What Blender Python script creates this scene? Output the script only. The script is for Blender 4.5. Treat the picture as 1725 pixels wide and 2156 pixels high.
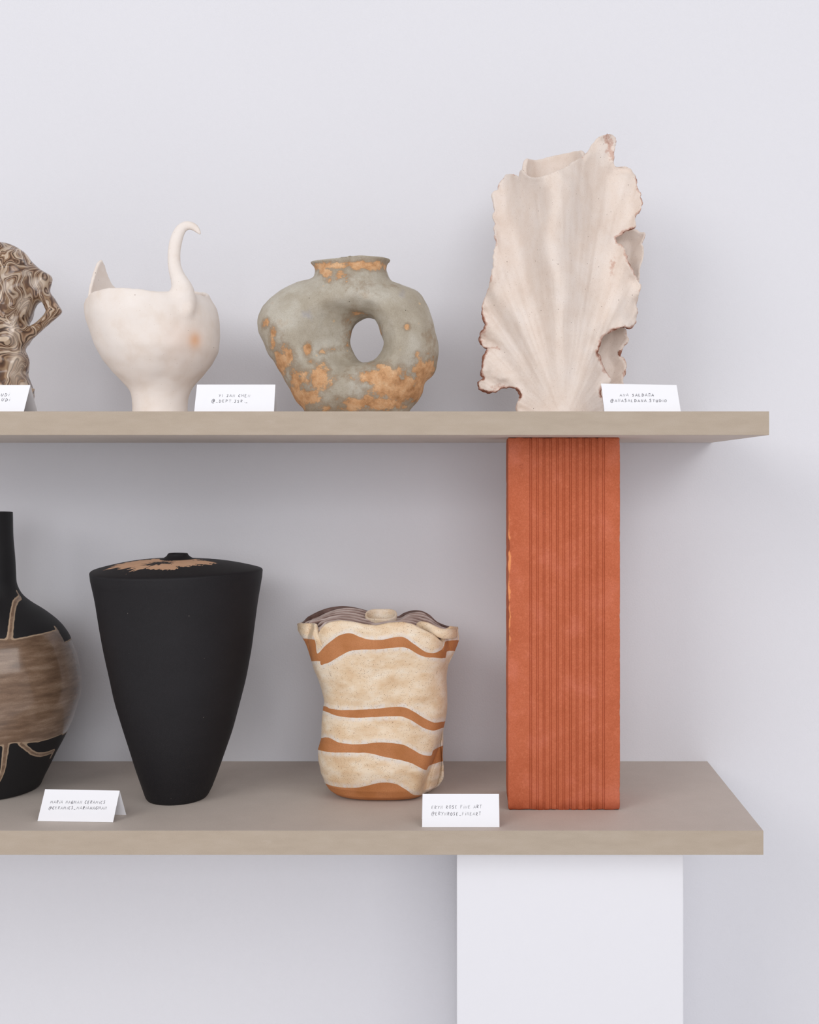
import bpy, math, random
import numpy as np
from mathutils import Vector

for o in list(bpy.data.objects):
    bpy.data.objects.remove(o)
SC = bpy.context.scene
COL = SC.collection

# ------------------------------------------------------------------ camera
D = 1.24            # camera to the front edge of the shelves (m)
K = 0.00055         # metres per photo pixel in that plane
VX, HY = 1002.0, 998.0
SHELF_Z = 0.84      # top of the lower shelf
CZ = SHELF_Z + 751 * K
cam = bpy.data.cameras.new('camera')
cam.sensor_fit = 'HORIZONTAL'
cam.sensor_width = 36.0
cam.lens = D / K / 1725 * 36.0
cam.shift_x = -(VX - 862.5) / 1725
cam.shift_y = -(1078.0 - HY) / 1725
cam.clip_start = 0.05
co = bpy.data.objects.new('camera', cam)
COL.objects.link(co)
co.location = (0, -D, CZ)
co.rotation_euler = (math.pi / 2, 0, 0)
SC.camera = co

# ------------------------------------------------------------------ light
w = bpy.data.worlds.new('room_light')
SC.world = w
w.use_nodes = True
w.node_tree.nodes['Background'].inputs[0].default_value = (0.96, 0.955, 1.0, 1)
w.node_tree.nodes['Background'].inputs[1].default_value = 0.42


def area(name, loc, target, size, power, col):
    l = bpy.data.lights.new(name, 'AREA')
    l.shape = 'RECTANGLE'
    l.size, l.size_y = size
    l.energy = power
    l.color = col
    o = bpy.data.objects.new(name, l)
    COL.objects.link(o)
    o.location = loc
    o.rotation_euler = (Vector(target) - Vector(loc)).to_track_quat('-Z', 'Y').to_euler()
    return o


area('window_light_left', (-2.3, -2.5, 2.7), (0, 0.2, 1.2), (1.9, 1.7), 38, (1.0, 0.985, 0.97))
area('window_light_right', (1.9, -2.0, 3.0), (0, 0.2, 1.1), (1.9, 1.5), 19, (1.0, 0.985, 0.97))
area('fill_light_front', (0.4, -4.4, 1.9), (0, 0.2, 1.15), (3.2, 1.8), 60, (0.97, 0.975, 1.0))  # added broad fill behind the camera, lifts the shade under the upper shelf
SC.view_settings.view_transform = 'Standard'
SC.view_settings.look = 'None'
SC.view_settings.exposure = 0.0
SC.view_settings.gamma = 1.0
SC.view_settings.use_curve_mapping = False


# ------------------------------------------------------------------ helpers
def lin(r, g, b):
    f = lambda c: (c / 255 / 12.92) if c / 255 <= 0.04045 else ((c / 255 + 0.055) / 1.055) ** 2.4
    return (f(r), f(g), f(b), 1.0)


class G:
    """small node graph builder"""
    def __init__(s, name):
        s.m = bpy.data.materials.new(name)
        s.m.use_nodes = True
        s.nt = s.m.node_tree
        s.b = s.nt.nodes['Principled BSDF']
        s.co = s.nt.nodes.new('ShaderNodeTexCoord').outputs['Object']

    def put(s, sock, v):
        if isinstance(v, bpy.types.NodeSocket):
            s.nt.links.new(v, sock)
        elif v is not None:
            sock.default_value = v

    def scale(s, v):
        n = s.nt.nodes.new('ShaderNodeVectorMath')
        n.operation = 'MULTIPLY'
        s.put(n.inputs[0], s.co)
        n.inputs[1].default_value = v
        return n.outputs[0]

    def noise(s, scale, detail=3, rough=0.5, vec=None, dist=0.0, out=0):
        n = s.nt.nodes.new('ShaderNodeTexNoise')
        s.put(n.inputs['Vector'], vec if vec is not None else s.co)
        n.inputs['Scale'].default_value = scale
        n.inputs['Detail'].default_value = detail
        n.inputs['Roughness'].default_value = rough
        n.inputs['Distortion'].default_value = dist
        return n.outputs[out]

    def voro(s, scale, vec=None):
        n = s.nt.nodes.new('ShaderNodeTexVoronoi')
        s.put(n.inputs['Vector'], vec if vec is not None else s.co)
        n.inputs['Scale'].default_value = scale
        return n.outputs['Distance'], n.outputs['Color']

    def math(s, op, a, b=None, clamp=False):
        n = s.nt.nodes.new('ShaderNodeMath')
        n.operation = op
        n.use_clamp = clamp
        s.put(n.inputs[0], a)
        s.put(n.inputs[1], b)
        return n.outputs[0]

    def rng(s, v, a, b, c=0.0, d=1.0):
        n = s.nt.nodes.new('ShaderNodeMapRange')
        n.interpolation_type = 'SMOOTHSTEP'
        s.put(n.inputs[0], v)
        for i, q in enumerate((a, b, c, d)):
            n.inputs[i + 1].default_value = q
        return n.outputs[0]

    def ramp(s, v, stops, interp='LINEAR'):
        n = s.nt.nodes.new('ShaderNodeValToRGB')
        n.color_ramp.interpolation = interp
        e = n.color_ramp.elements
        while len(e) < len(stops):
            e.new(0.5)
        for q, (p, c) in zip(e, stops):
            q.position = p
            q.color = c
        s.put(n.inputs[0], v)
        return n.outputs[0]

    def mix(s, f, a, b, mode='MIX'):
        n = s.nt.nodes.new('ShaderNodeMix')
        n.data_type = 'RGBA'
        n.blend_type = mode
        s.put(n.inputs[0], f)
        s.put(n.inputs[6], a)
        s.put(n.inputs[7], b)
        return n.outputs[2]

    def attr(s, name):
        n = s.nt.nodes.new('ShaderNodeAttribute')
        n.attribute_name = name
        return n.outputs['Fac']

    def xyz(s):
        n = s.nt.nodes.new('ShaderNodeSeparateXYZ')
        s.put(n.inputs[0], s.co)
        return n.outputs

    def specks(s, scale, size, keep):
        d, c = s.voro(scale)
        return s.math('MULTIPLY', s.rng(d, size, size * 0.6), s.rng(c, keep, keep + 0.05))

    def bump(s, h, dist, strength=1.0, normal=None):
        n = s.nt.nodes.new('ShaderNodeBump')
        n.inputs['Strength'].default_value = strength
        n.inputs['Distance'].default_value = dist
        s.put(n.inputs['Height'], h)
        if normal is not None:
            s.put(n.inputs['Normal'], normal)
        return n.outputs[0]

    def out(s, color, rough=0.8, normal=None, spec=0.3, coat=0.0, coatr=0.1):
        s.put(s.b.inputs['Base Color'], color)
        s.put(s.b.inputs['Roughness'], rough)
        s.put(s.b.inputs['Specular IOR Level'], spec)
        s.put(s.b.inputs['Coat Weight'], coat)
        s.b.inputs['Coat Roughness'].default_value = coatr
        if normal is not None:
            s.put(s.b.inputs['Normal'], normal)
        return s.m


def mesh_np(name, V, F, mat=None, smooth=True, attrs=None, normals=None):
    """F: (n,4) or (n,3) array, or list of polygons"""
    me = bpy.data.meshes.new(name)
    if isinstance(F, np.ndarray):
        V = np.asarray(V, dtype=np.float32)
        F = np.asarray(F, dtype=np.int32)
        n, k = F.shape
        me.vertices.add(len(V))
        me.vertices.foreach_set('co', V.ravel())
        me.loops.add(n * k)
        me.loops.foreach_set('vertex_index', F.ravel())
        me.polygons.add(n)
        me.polygons.foreach_set('loop_start', np.arange(0, n * k, k, dtype=np.int32))
        me.polygons.foreach_set('loop_total', np.full(n, k, dtype=np.int32))
        me.update(calc_edges=True)
    else:
        me.from_pydata([tuple(map(float, v)) for v in V], [], [tuple(int(i) for i in f) for f in F])
        me.update()
    me.polygons.foreach_set('use_smooth', np.full(len(me.polygons), smooth, dtype=bool))
    if attrs:
        for k_, a in attrs.items():
            at = me.attributes.new(k_, 'FLOAT', 'POINT')
            at.data.foreach_set('value', np.asarray(a, dtype=np.float32))
    if normals is not None:
        me.normals_split_custom_set_from_vertices(normals.tolist())
    if mat:
        me.materials.append(mat)
    return me


def link(name, me, parent=None, loc=None):
    o = bpy.data.objects.new(name, me)
    COL.objects.link(o)
    if parent is not None:
        o.parent = parent
    if loc is not None:
        o.location = loc
    return o


def tag(o, label=None, cat=None, group=None, kind=None):
    for k_, v in (('label', label), ('category', cat), ('group', group), ('kind', kind)):
        if v:
            o[k_] = v
    return o


def vnormals(V, F):
    a, b, c = V[F[:, 0]], V[F[:, 1]], V[F[:, 2]]
    if F.shape[1] == 4:
        n = np.cross(V[F[:, 2]] - a, V[F[:, 3]] - b)
    else:
        n = np.cross(b - a, c - a)
    N = np.zeros_like(V)
    for k_ in range(F.shape[1]):
        for ax in range(3):
            N[:, ax] += np.bincount(F[:, k_], weights=n[:, ax], minlength=len(V))
    return N / np.maximum(np.linalg.norm(N, axis=1, keepdims=True), 1e-12)


_tabs = {}


def vnoise(P, scale, seed=0, octaves=1):
    """value noise in [-1,1] at points P (n,3)"""
    out = np.zeros(len(P), dtype=np.float64)
    amp, tot = 1.0, 0.0
    for o_ in range(octaves):
        key = seed + 17 * o_
        if key not in _tabs:
            _tabs[key] = np.random.RandomState(key).uniform(-1, 1, (32, 32, 32))
        T = _tabs[key]
        Q = P * scale * 2 ** o_ + 100.3
        I = np.floor(Q).astype(int)
        f = Q - I
        f = f * f * (3 - 2 * f)
        I &= 31
        J = (I + 1) & 31
        x0, y0, z0 = I.T
        x1, y1, z1 = J.T
        fx, fy, fz = f.T
        v = ((T[x0, y0, z0] * (1 - fx) + T[x1, y0, z0] * fx) * (1 - fy) + (T[x0, y1, z0] * (1 - fx) + T[x1, y1, z0] * fx) * fy) * (1 - fz) \
            + ((T[x0, y0, z1] * (1 - fx) + T[x1, y0, z1] * fx) * (1 - fy) + (T[x0, y1, z1] * (1 - fx) + T[x1, y1, z1] * fx) * fy) * fz
        out += amp * v
        tot += amp
        amp *= 0.5
    return out / tot


def noise2(x, z, scale, seed=0, octaves=1):
    X, Z = np.broadcast_arrays(x, z)
    P = np.stack([X.ravel(), np.zeros(X.size), Z.ravel()], 1)
    return vnoise(P, scale, seed, octaves).reshape(X.shape)


def catmull(P, sub=4, closed=True):
    P = np.array(P, float)
    n = len(P)
    out = []
    for i in range(n if closed else n - 1):
        if closed:
            p0, p1, p2, p3 = P[(i - 1) % n], P[i], P[(i + 1) % n], P[(i + 2) % n]
        else:
            p0, p1, p2, p3 = P[max(i - 1, 0)], P[i], P[i + 1], P[min(i + 2, n - 1)]
        for j in range(sub):
            t = j / sub
            out.append(0.5 * ((2 * p1) + (-p0 + p2) * t + (2 * p0 - 5 * p1 + 4 * p2 - p3) * t * t + (-p0 + 3 * p1 - 3 * p2 + p3) * t ** 3))
    if not closed:
        out.append(P[-1])
    return np.array(out)


def poly_sdf(X, Z, P):
    """signed distance (negative inside) of points to the closed polygon P"""
    sh = X.shape
    x, z = X.ravel(), Z.ravel()
    d = np.full(x.shape, 1e9)
    ins = np.zeros(x.shape, bool)
    n = len(P)
    for i in range(n):
        ax, az = P[i]
        bx, bz = P[(i + 1) % n]
        ex, ez = bx - ax, bz - az
        wx, wz = x - ax, z - az
        t = np.clip((wx * ex + wz * ez) / (ex * ex + ez * ez + 1e-18), 0, 1)
        d = np.minimum(d, (wx - ex * t) ** 2 + (wz - ez * t) ** 2)
        c = (az > z) != (bz > z)
        with np.errstate(divide='ignore', invalid='ignore'):
            ins ^= c & (x < (bx - ax) * (z - az) / (bz - az + 1e-18) + ax)
    d = np.sqrt(d)
    return np.where(ins, -d, d).reshape(sh)


def line_sdf(x, z, P):
    d = np.full(x.shape, 1e9)
    for i in range(len(P) - 1):
        ax, az = P[i]
        bx, bz = P[i + 1]
        ex, ez = bx - ax, bz - az
        wx, wz = x - ax, z - az
        t = np.clip((wx * ex + wz * ez) / (ex * ex + ez * ez + 1e-18), 0, 1)
        d = np.minimum(d, (wx - ex * t) ** 2 + (wz - ez * t) ** 2)
    return np.sqrt(d)


def blur2(A, r, it=2):
    for _ in range(it):
        for ax in (0, 1):
            B = np.zeros_like(A)
            pad = [(0, 0), (0, 0)]
            pad[ax] = (r, r)
            Q = np.pad(A, pad, mode='edge')
            for k_ in range(2 * r + 1):
                B += np.take(Q, range(k_, k_ + A.shape[ax]), axis=ax)
            A = B / (2 * r + 1)
    return A


def grid(lo, hi, h):
    ax = [np.arange(lo[i], hi[i] + h, h).astype(np.float32) for i in range(3)]
    return ax


def surface_nets(Fv, lo, h):
    Fv = Fv.astype(np.float32)
    ins = Fv < 0
    nx, ny, nz = Fv.shape
    c = np.zeros((nx - 1, ny - 1, nz - 1), np.uint8)
    offs = [(i, j, k_) for i in (0, 1) for j in (0, 1) for k_ in (0, 1)]
    for (i, j, k_) in offs:
        c += ins[i:nx - 1 + i, j:ny - 1 + j, k_:nz - 1 + k_]
    act = (c > 0) & (c < 8)
    idx = np.argwhere(act)
    ids = np.full(c.shape, -1, np.int32)
    ids[act] = np.arange(len(idx))
    vals = np.stack([Fv[idx[:, 0] + i, idx[:, 1] + j, idx[:, 2] + k_] for (i, j, k_) in offs], 1)
    offa = np.array(offs, float)
    acc = np.zeros((len(idx), 3))
    cnt = np.zeros(len(idx))
    for a in range(8):
        for b in range(a + 1, 8):
            if np.abs(offa[a] - offa[b]).sum() != 1:
                continue
            va, vb = vals[:, a], vals[:, b]
            m = (va < 0) != (vb < 0)
            t = np.where(m, va / np.where(m, va - vb, 1), 0)
            p = offa[a] + (offa[b] - offa[a]) * t[:, None]
            acc += np.where(m[:, None], p, 0)
            cnt += m
    V = (idx + acc / cnt[:, None]) * h + np.array(lo)
    quads = []
    for ax in range(3):
        s0 = [slice(None)] * 3
        s1 = [slice(None)] * 3
        s0[ax] = slice(0, -1)
        s1[ax] = slice(1, None)
        A, B = ins[tuple(s0)], ins[tuple(s1)]
        e = np.argwhere(A != B)
        u, v = [(1, 2), (2, 0), (0, 1)][ax]
        ok = (e[:, u] > 0) & (e[:, v] > 0) & (e[:, u] < Fv.shape[u] - 1) & (e[:, v] < Fv.shape[v] - 1)
        e = e[ok]
        fl = A[e[:, 0], e[:, 1], e[:, 2]]
        q = []
        for du, dv in ((-1, -1), (0, -1), (0, 0), (-1, 0)):
            k_ = e.copy()
            k_[:, u] += du
            k_[:, v] += dv
            q.append(ids[k_[:, 0], k_[:, 1], k_[:, 2]])
        q = np.stack(q, 1)
        q[~fl] = q[~fl][:, ::-1]
        quads.append(q)
    return V, np.concatenate(quads)


def smin(a, b, k_):
    h = np.maximum(k_ - np.abs(a - b), 0) / k_
    return np.minimum(a, b) - h * h * k_ * 0.25


def smax(a, b, k_):
    return -smin(-a, -b, k_)


def sstep(x, a, b):
    t = np.clip((x - a) / (b - a), 0, 1)
    return t * t * (3 - 2 * t)


class Fr:
    """local frame of a thing standing at photo column cx, depth Yc, on height zb"""
    def __init__(s, cx, Yc, zb):
        s.cx, s.Yc, s.zb = cx, Yc, zb
        s.m = K * (D + Yc) / D
        s.loc = ((cx - VX) * s.m, Yc, zb)

    def x(s, px):
        return (np.asarray(px, float) - s.cx) * s.m

    def z(s, py):
        return (HY - np.asarray(py, float)) * s.m + CZ - s.zb

    def poly(s, pts):
        p = np.array(pts, float)
        return np.stack([s.x(p[:, 0]), s.z(p[:, 1])], 1)

    def zat(s, py, y):          # height of something seen at py that lies y behind the thing's middle
        return (HY - py) * K * (D + s.Yc + y) / D + CZ - s.zb

    def pix(s, V):
        f = D / (K * (D + s.Yc + V[:, 1]))
        return VX + (V[:, 0] + s.loc[0]) * f, HY - (V[:, 2] + s.zb - CZ) * f


def empty(name, loc):
    o = bpy.data.objects.new(name, None)
    o.empty_display_size = 0.02
    COL.objects.link(o)
    o.location = loc
    return o


def split(V, F, N, mask, attrs=None):
    """faces whose vertices satisfy mask"""
    keep = mask[F].mean(axis=1) > 0.5
    res = []
    for k_ in (keep, ~keep):
        f = F[k_]
        u, inv = np.unique(f, return_inverse=True)
        a = {n: v[u] for n, v in attrs.items()} if attrs else None
        res.append((V[u], inv.reshape(f.shape), N[u], a))
    return res


def box(name, lo, hi, mat, parent=None, bevel=0.0):
    x0, y0, z0 = lo
    x1, y1, z1 = hi
    V = [(x0, y0, z0), (x1, y0, z0), (x1, y1, z0), (x0, y1, z0), (x0, y0, z1), (x1, y0, z1), (x1, y1, z1), (x0, y1, z1)]
    F = [(0, 3, 2, 1), (4, 5, 6, 7), (0, 1, 5, 4), (1, 2, 6, 5), (2, 3, 7, 6), (3, 0, 4, 7)]
    o = link(name, mesh_np(name, V, F, mat, smooth=False), parent)
    if bevel:
        b = o.modifiers.new('bevel', 'BEVEL')
        b.width = bevel
        b.segments = 2
    return o


# ------------------------------------------------------------------ materials
def m_wall():
    g = G('white_plaster')
    h = g.noise(420, 4, 0.6)
    return g.out(g.mix(g.noise(3, 3), lin(226, 226, 231), lin(229, 229, 234)), 0.85, g.bump(h, 0.0006, 0.5), 0.2)


def m_shelf(face):
    g = G('shelf_' + ('edge' if face else 'laminate'))
    v = g.scale((1, 1, 4.0))
    n = g.noise(26, 5, 0.6, v)
    f = g.noise(1400, 3, 0.7)
    if face:
        c = g.ramp(n, [(0.3, lin(180, 165, 148)), (0.5, lin(184, 169, 152)), (0.75, lin(188, 174, 158))])
        c = g.mix(g.rng(g.noise(9, 5, 0.6, v), 0.64, 0.76, 0, 0.35), c, lin(206, 196, 186))
    else:
        c = g.ramp(n, [(0.3, lin(205, 194, 185)), (0.7, lin(210, 199, 190))])
    c = g.mix(g.rng(f, 0.35, 0.65, 0.0, 0.14), c, lin(120, 108, 96))
    return g.out(c, 0.7, g.bump(f, 0.0003, 0.4), 0.25)


def m_plinth():
    g = G('white_painted_plinth')
    return g.out(lin(233, 233, 238), 0.6, g.bump(g.noise(300, 3), 0.0003, 0.3), 0.25)


def m_floor():
    g = G('pale_floor')
    return g.out(g.mix(g.noise(6, 4), lin(234, 232, 231), lin(240, 238, 237)), 0.6)


M_WALL, M_EDGE, M_TOP = m_wall(), m_shelf(True), m_shelf(False)

# ------------------------------------------------------------------ setting
WALL_Y = 0.3005
o = box('wall_back', (-3.2, WALL_Y, 0), (3.0, WALL_Y + 0.12, 3.2), M_WALL)
tag(o, kind='structure')
o = box('floor', (-3.2, -3.6, -0.05), (3.0, WALL_Y + 0.12, 0), m_floor())
tag(o, kind='structure')

TH = 50 * K
UP_B = CZ + 82 * K          # underside of the upper shelf
UP_T = UP_B + TH
LEFT = (-900 - VX) * K


def shelf(right_px, z0, z1, label):
    r = empty('shelf', ((right_px - VX) * K / 2 + LEFT / 2, 0.15, z0))
    tag(r, label, 'shelf')
    hx = ((right_px - VX) * K - LEFT) / 2
    box('board', (-hx, -0.149, 0), (hx, 0.15, z1 - z0), M_TOP, r, 0.0004)
    box('front_edge', (-hx, -0.150, 0.0001), (hx, -0.1490, z1 - z0 - 0.0001), M_EDGE, r, 0.0003)
    return r


shelf(1620, UP_B, UP_T, 'upper beige shelf board carrying the pale sculptures, resting on the terracotta block')
shelf(1608, SHELF_Z - 51 * K, SHELF_Z, 'lower beige shelf board on the white plinth, carrying the dark vases')

s_ = 0.976
yp = D * (1 / s_ - 1)
o = box('plinth', ((962 - VX) * K / s_, yp, 0), ((1440 - VX) * K / s_, yp + 0.255, SHELF_Z - 51 * K), m_plinth(), None, 0.0015)
tag(o, 'tall plain white plinth holding up the lower shelf', 'plinth')


# ------------------------------------------------------------------ terracotta block
def m_brick():
    g = G('terracotta')
    f = g.noise(700, 4, 0.65)
    n = g.noise(22, 5, 0.6)
    x, y, z = g.xyz()
    c = g.ramp(n, [(0.3, lin(188, 100, 68)), (0.5, lin(197, 108, 76)), (0.72, lin(206, 117, 86))])
    c = g.mix(g.rng(f, 0.35, 0.7, 0, 0.32), c, lin(150, 70, 40))
    c = g.mix(g.rng(g.noise(260, 4, 0.7), 0.5, 0.72, 0, 0.25), c, lin(226, 138, 104))
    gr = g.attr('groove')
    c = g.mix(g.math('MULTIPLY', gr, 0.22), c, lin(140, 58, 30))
    # scraped lighter strip along the left front corner
    ns = g.noise(60, 4, 0.6, g.scale((0.3, 0.3, 1.0)))
    wd = g.math('ADD', x, g.math('MULTIPLY', g.math('SUBTRACT', ns, 0.5), 0.010))
    m = g.math('MULTIPLY', g.rng(wd, -0.0655, -0.0672), g.rng(z, 0.20, 0.215))
    m = g.math('MULTIPLY', m, g.rng(z, 0.37, 0.34))
    m = g.math('MULTIPLY', m, g.rng(y, -0.036, -0.0375))
    c = g.mix(m, c, lin(232, 150, 98))
    # burnt rim at the foot and a few pits
    c = g.mix(g.math('MULTIPLY', g.rng(z, 0.016, 0.0), g.rng(g.noise(40, 4), 0.3, 0.6, 0.2, 0.8)), c, lin(140, 58, 28))
    c = g.mix(g.specks(90, 0.10, 0.86), c, lin(120, 50, 26))
    c = g.mix(g.math('MULTIPLY', g.rng(n, 0.5, 0.8), 0.25), c, lin(214, 128, 110))
    return g.out(c, 0.9, g.bump(f, 0.0006, 0.5), 0.15)


def build_brick():
    Yf = 0.075
    m = K * (D + Yf) / D
    W, DP, H = 236 * m, 0.082, UP_B - SHELF_Z - 0.0002
    cx = ((1070 + 1306) / 2 - VX) * m
    t = empty('terracotta_block', (cx, Yf + DP / 2, SHELF_Z + 0.0001))
    tag(t, 'ribbed orange terracotta block standing upright between the two shelves', 'block')
    prof, gm = [], []

    def add(x, y, g_=0.0):
        prof.append((x, y))
        gm.append(g_)
    hw, hd = W / 2, DP / 2
    gd = 0.0013
    add(-hw + 0.0008, -hd)
    for q in (0.006, 0.014, 0.022):
        add(-hw + q, -hd)
    p0 = 1115.5
    for i in range(12):
        a = (p0 + 13.95 * i - 1188) * m
        b = a + 4.9 * m
        add(a - 0.0002, -hd)
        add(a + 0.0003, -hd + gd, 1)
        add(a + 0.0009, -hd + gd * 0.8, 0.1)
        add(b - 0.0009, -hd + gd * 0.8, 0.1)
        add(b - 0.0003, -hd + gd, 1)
        add(b + 0.0002, -hd)
    add(hw - 0.018, -hd); add(hw - 0.009, -hd); add(hw - 0.0008, -hd)
    add(hw, -hd + 0.0008)
    for q in (0.25, 0.5, 0.75):
        add(hw, -hd + DP * q)
    add(hw, hd - 0.001); add(hw - 0.001, hd)
    for q in (0.25, 0.5, 0.75):
        add(hw - W * q, hd)
    add(-hw + 0.001, hd); add(-hw, hd - 0.001)
    for q in (0.75, 0.5, 0.25):
        add(-hw, -hd + DP * q)
    add(-hw, -hd + 0.0008)
    prof = np.array(prof)
    n = len(prof)
    zs = np.concatenate([[0, 0.0006, 0.0014, 0.0026, 0.0045], np.linspace(0.008, H - 0.008, 150), [H - 0.0045, H - 0.0026, H - 0.0014, H - 0.0006, H]])
    R = len(zs)
    V = np.zeros((R, n, 3))
    V[:, :, 0] = prof[:, 0]
    V[:, :, 1] = prof[:, 1]
    V[:, :, 2] = zs[:, None]
    P = V.reshape(-1, 3)
    d_end = np.minimum(P[:, 2], H - P[:, 2])
    corner = np.minimum(np.abs(P[:, 0] + hw), np.abs(P[:, 0] - hw)) + np.minimum(np.abs(P[:, 1] + hd), np.abs(P[:, 1] - hd))
    chip = np.exp(-d_end / 0.0022) * np.maximum(vnoise(P, 240, 5, 2) + 0.45, 0) * 0.0020
    chip += np.exp(-d_end / 0.0012) * 0.0008
    chip += np.exp(-corner / 0.003) * np.maximum(vnoise(P, 150, 9, 3) - 0.05, 0) * 0.0012
    lx = np.exp(-(np.abs(P[:, 0] + hw) + np.abs(P[:, 1] + hd)) / 0.004) * sstep(P[:, 2], 0.19, 0.22) * sstep(P[:, 2], 0.37, 0.33)
    chip += lx * np.maximum(vnoise(P, 90, 12, 3) + 0.4, 0) * 0.003
    chip += vnoise(P, 60, 3, 3) * 0.00018
    P[:, 0] -= np.sign(P[:, 0]) * chip * np.clip(np.abs(P[:, 0]) / hw, 0, 1) ** 8
    P[:, 1] += np.where(np.abs(np.abs(P[:, 1]) - hd) < 0.003, -np.sign(P[:, 1]) * chip, 0)
    P[:, 2] += np.where(P[:, 2] < 0.004, np.maximum(vnoise(P * np.array([1, 1, 0]), 260, 14, 2), 0) * 0.0022 * (P[:, 2] < 0.0008), 0)
    P[:, 2] -= np.where(P[:, 2] > H - 0.0008, np.maximum(vnoise(P * np.array([1, 1, 0]), 260, 15, 2), 0) * 0.0022, 0)
    F = []
    ii = np.arange(n)
    jj = (ii + 1) % n
    for r in range(R - 1):
        F.append(np.stack([r * n + ii, r * n + jj, (r + 1) * n + jj, (r + 1) * n + ii], 1))
    F = np.concatenate(F)
    mat = m_brick()
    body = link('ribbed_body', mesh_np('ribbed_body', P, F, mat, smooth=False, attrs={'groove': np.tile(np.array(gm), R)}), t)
    # hollow ends: outer cap of the block with its own rim, as a closed end plate
    import bmesh
    bm = bmesh.new()
    bm.from_mesh(body.data)
    bm.verts.ensure_lookup_table()
    bm.faces.new([bm.verts[i] for i in range(n)][::-1])
    bm.faces.new([bm.verts[(R - 1) * n + i] for i in range(n)])
    bm.to_mesh(body.data)
    bm.free()
    # firing pit near the top left corner
    for (px, py, r_) in ((1098, 983, 0.0026), (1146, 1080, 0.0012)):
        x = (px - 1188) * m
        z = (HY - py) * m + CZ - SHELF_Z
        vv, ff = [], []
        for k_ in range(5):
            for a in range(14):
                an = a / 14 * 2 * math.pi
                rr = r_ * (1 - k_ / 5) * (1 + 0.25 * math.sin(3 * an + px))
                vv.append((x + rr * math.cos(an), -hd - 0.0007 * math.sin(min(1, (k_ + 0.3) / 2.6) * math.pi * 0.9), z + rr * math.sin(an)))
        for k_ in range(4):
            for a in range(14):
                b = (a + 1) % 14
                ff.append((k_ * 14 + a, k_ * 14 + b, (k_ + 1) * 14 + b, (k_ + 1) * 14 + a))
        ff.append(tuple(4 * 14 + a for a in range(14)))
        link('clay_nub', mesh_np('clay_nub', vv, ff, mat), t)


build_brick()


# ------------------------------------------------------------------ name cards
GLY = {
    'A': [[(0, 0), (.45, 1), (.9, 0)], [(.2, .36), (.72, .36)]],
    'C': [[(.75, .9), (.4, 1), (.1, .65), (.08, .3), (.35, 0), (.75, .08)]],
    'D': [[(.1, 0), (.12, 1)], [(0, 1), (.5, .9), (.8, .5), (.5, .1), (0, 0)]],
    'E': [[(.7, 1), (.1, 1), (.08, 0), (.7, 0)], [(.1, .52), (.6, .54)]],
    'F': [[(.75, 1), (.1, 1), (.08, 0)], [(.1, .52), (.6, .54)]],
    'G': [[(.8, .85), (.45, 1), (.1, .65), (.1, .25), (.4, 0), (.8, .15), (.8, .45), (.5, .45)]],
    'H': [[(.1, 0), (.1, 1)], [(.75, 0), (.75, 1)], [(.1, .5), (.75, .5)]],
    'I': [[(.2, 0), (.24, 1)]],
    'i': [[(.2, 0), (.22, .75)], [(.24, 1.12), (.27, 1.22)]],
    'J': [[(.1, 1), (.9, 1)], [(.55, 1), (.55, .2), (.35, 0), (.1, .15)]],
    'L': [[(.1, 1), (.08, 0), (.65, 0)]],
    'M': [[(0, 0), (.15, 1), (.5, .3), (.85, 1), (1, 0)]],
    'N': [[(.08, 0), (.1, 1), (.75, 0), (.8, 1)]],
    '\u00d1': [[(.08, 0), (.1, .9), (.75, 0), (.8, .9)], [(.05, 1.2), (.3, 1.32), (.5, 1.2), (.8, 1.32)]],
    'O': [[(.45, 1), (.1, .7), (.1, .25), (.42, 0), (.78, .3), (.75, .75), (.45, 1)]],
    'P': [[(.1, 0), (.12, 1)], [(0, 1), (.6, .95), (.65, .65), (.12, .45)]],
    'R': [[(.1, 0), (.12, 1)], [(0, 1), (.6, .95), (.62, .65), (.12, .5), (.75, 0)]],
    'S': [[(.65, .92), (.35, 1), (.12, .78), (.55, .45), (.6, .15), (.3, 0), (.05, .1)]],
    'T': [[(0, 1), (.9, 1)], [(.45, 1), (.43, 0)]],
    'U': [[(.08, 1), (.12, .2), (.4, 0), (.68, .25), (.75, 1)]],
    'Y': [[(0, 1), (.4, .5)], [(.85, 1), (.2, 0)]],
    '@': [[(.75, .35), (.5, .3), (.42, .55), (.65, .8), (.85, .75), (.78, .3), (1.0, .4), (1.1, .8), (.8, 1.15), (.35, 1.05), (.02, .55), (.1, .0), (.5, -.2), (.95, -.1)]],
    '_': [[(0, -.05), (.75, -.08)]],
    '.': [[(.2, 0), (.3, .04)]],
}
WID = {'I': .5, 'i': .5, ' ': .75, '.': .5, '@': 1.35, 'M': 1.25, '_': .95}


def strokes(text, x0, x1, yb0, yb1, h, slant, rnd):
    """strokes in photo pixel units; text fitted between x0 and x1"""
    adv = [WID.get(c, 1.0) + 0.22 for c in text]
    tot = sum(adv) - 0.22
    u = (x1 - x0) / tot
    out, p = [], 0.0
    for c, a in zip(text, adv):
        if c in GLY:
            sc = rnd.uniform(0.88, 1.1)
            jy = rnd.uniform(-.07, .07)
            for st in GLY[c]:
                pts = []
                for (gx, gy) in (catmull(st, 4, False) if len(st) > 3 and c not in 'AEFHLMN\u00d1' else st):
                    X = x0 + (p + gx * 0.92) * u
                    Y = yb0 + (yb1 - yb0) * (p / tot)
                    pts.append((X + slant * gy * h + rnd.uniform(-.04, .04), Y - (gy * sc + jy) * h))
                out.append((pts, rnd.uniform(0.75, 1.25)))
        p += a
    return out


def m_paper():
    g = G('white_card')
    return g.out(lin(246, 246, 250), 0.65, None, 0.2)


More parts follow.
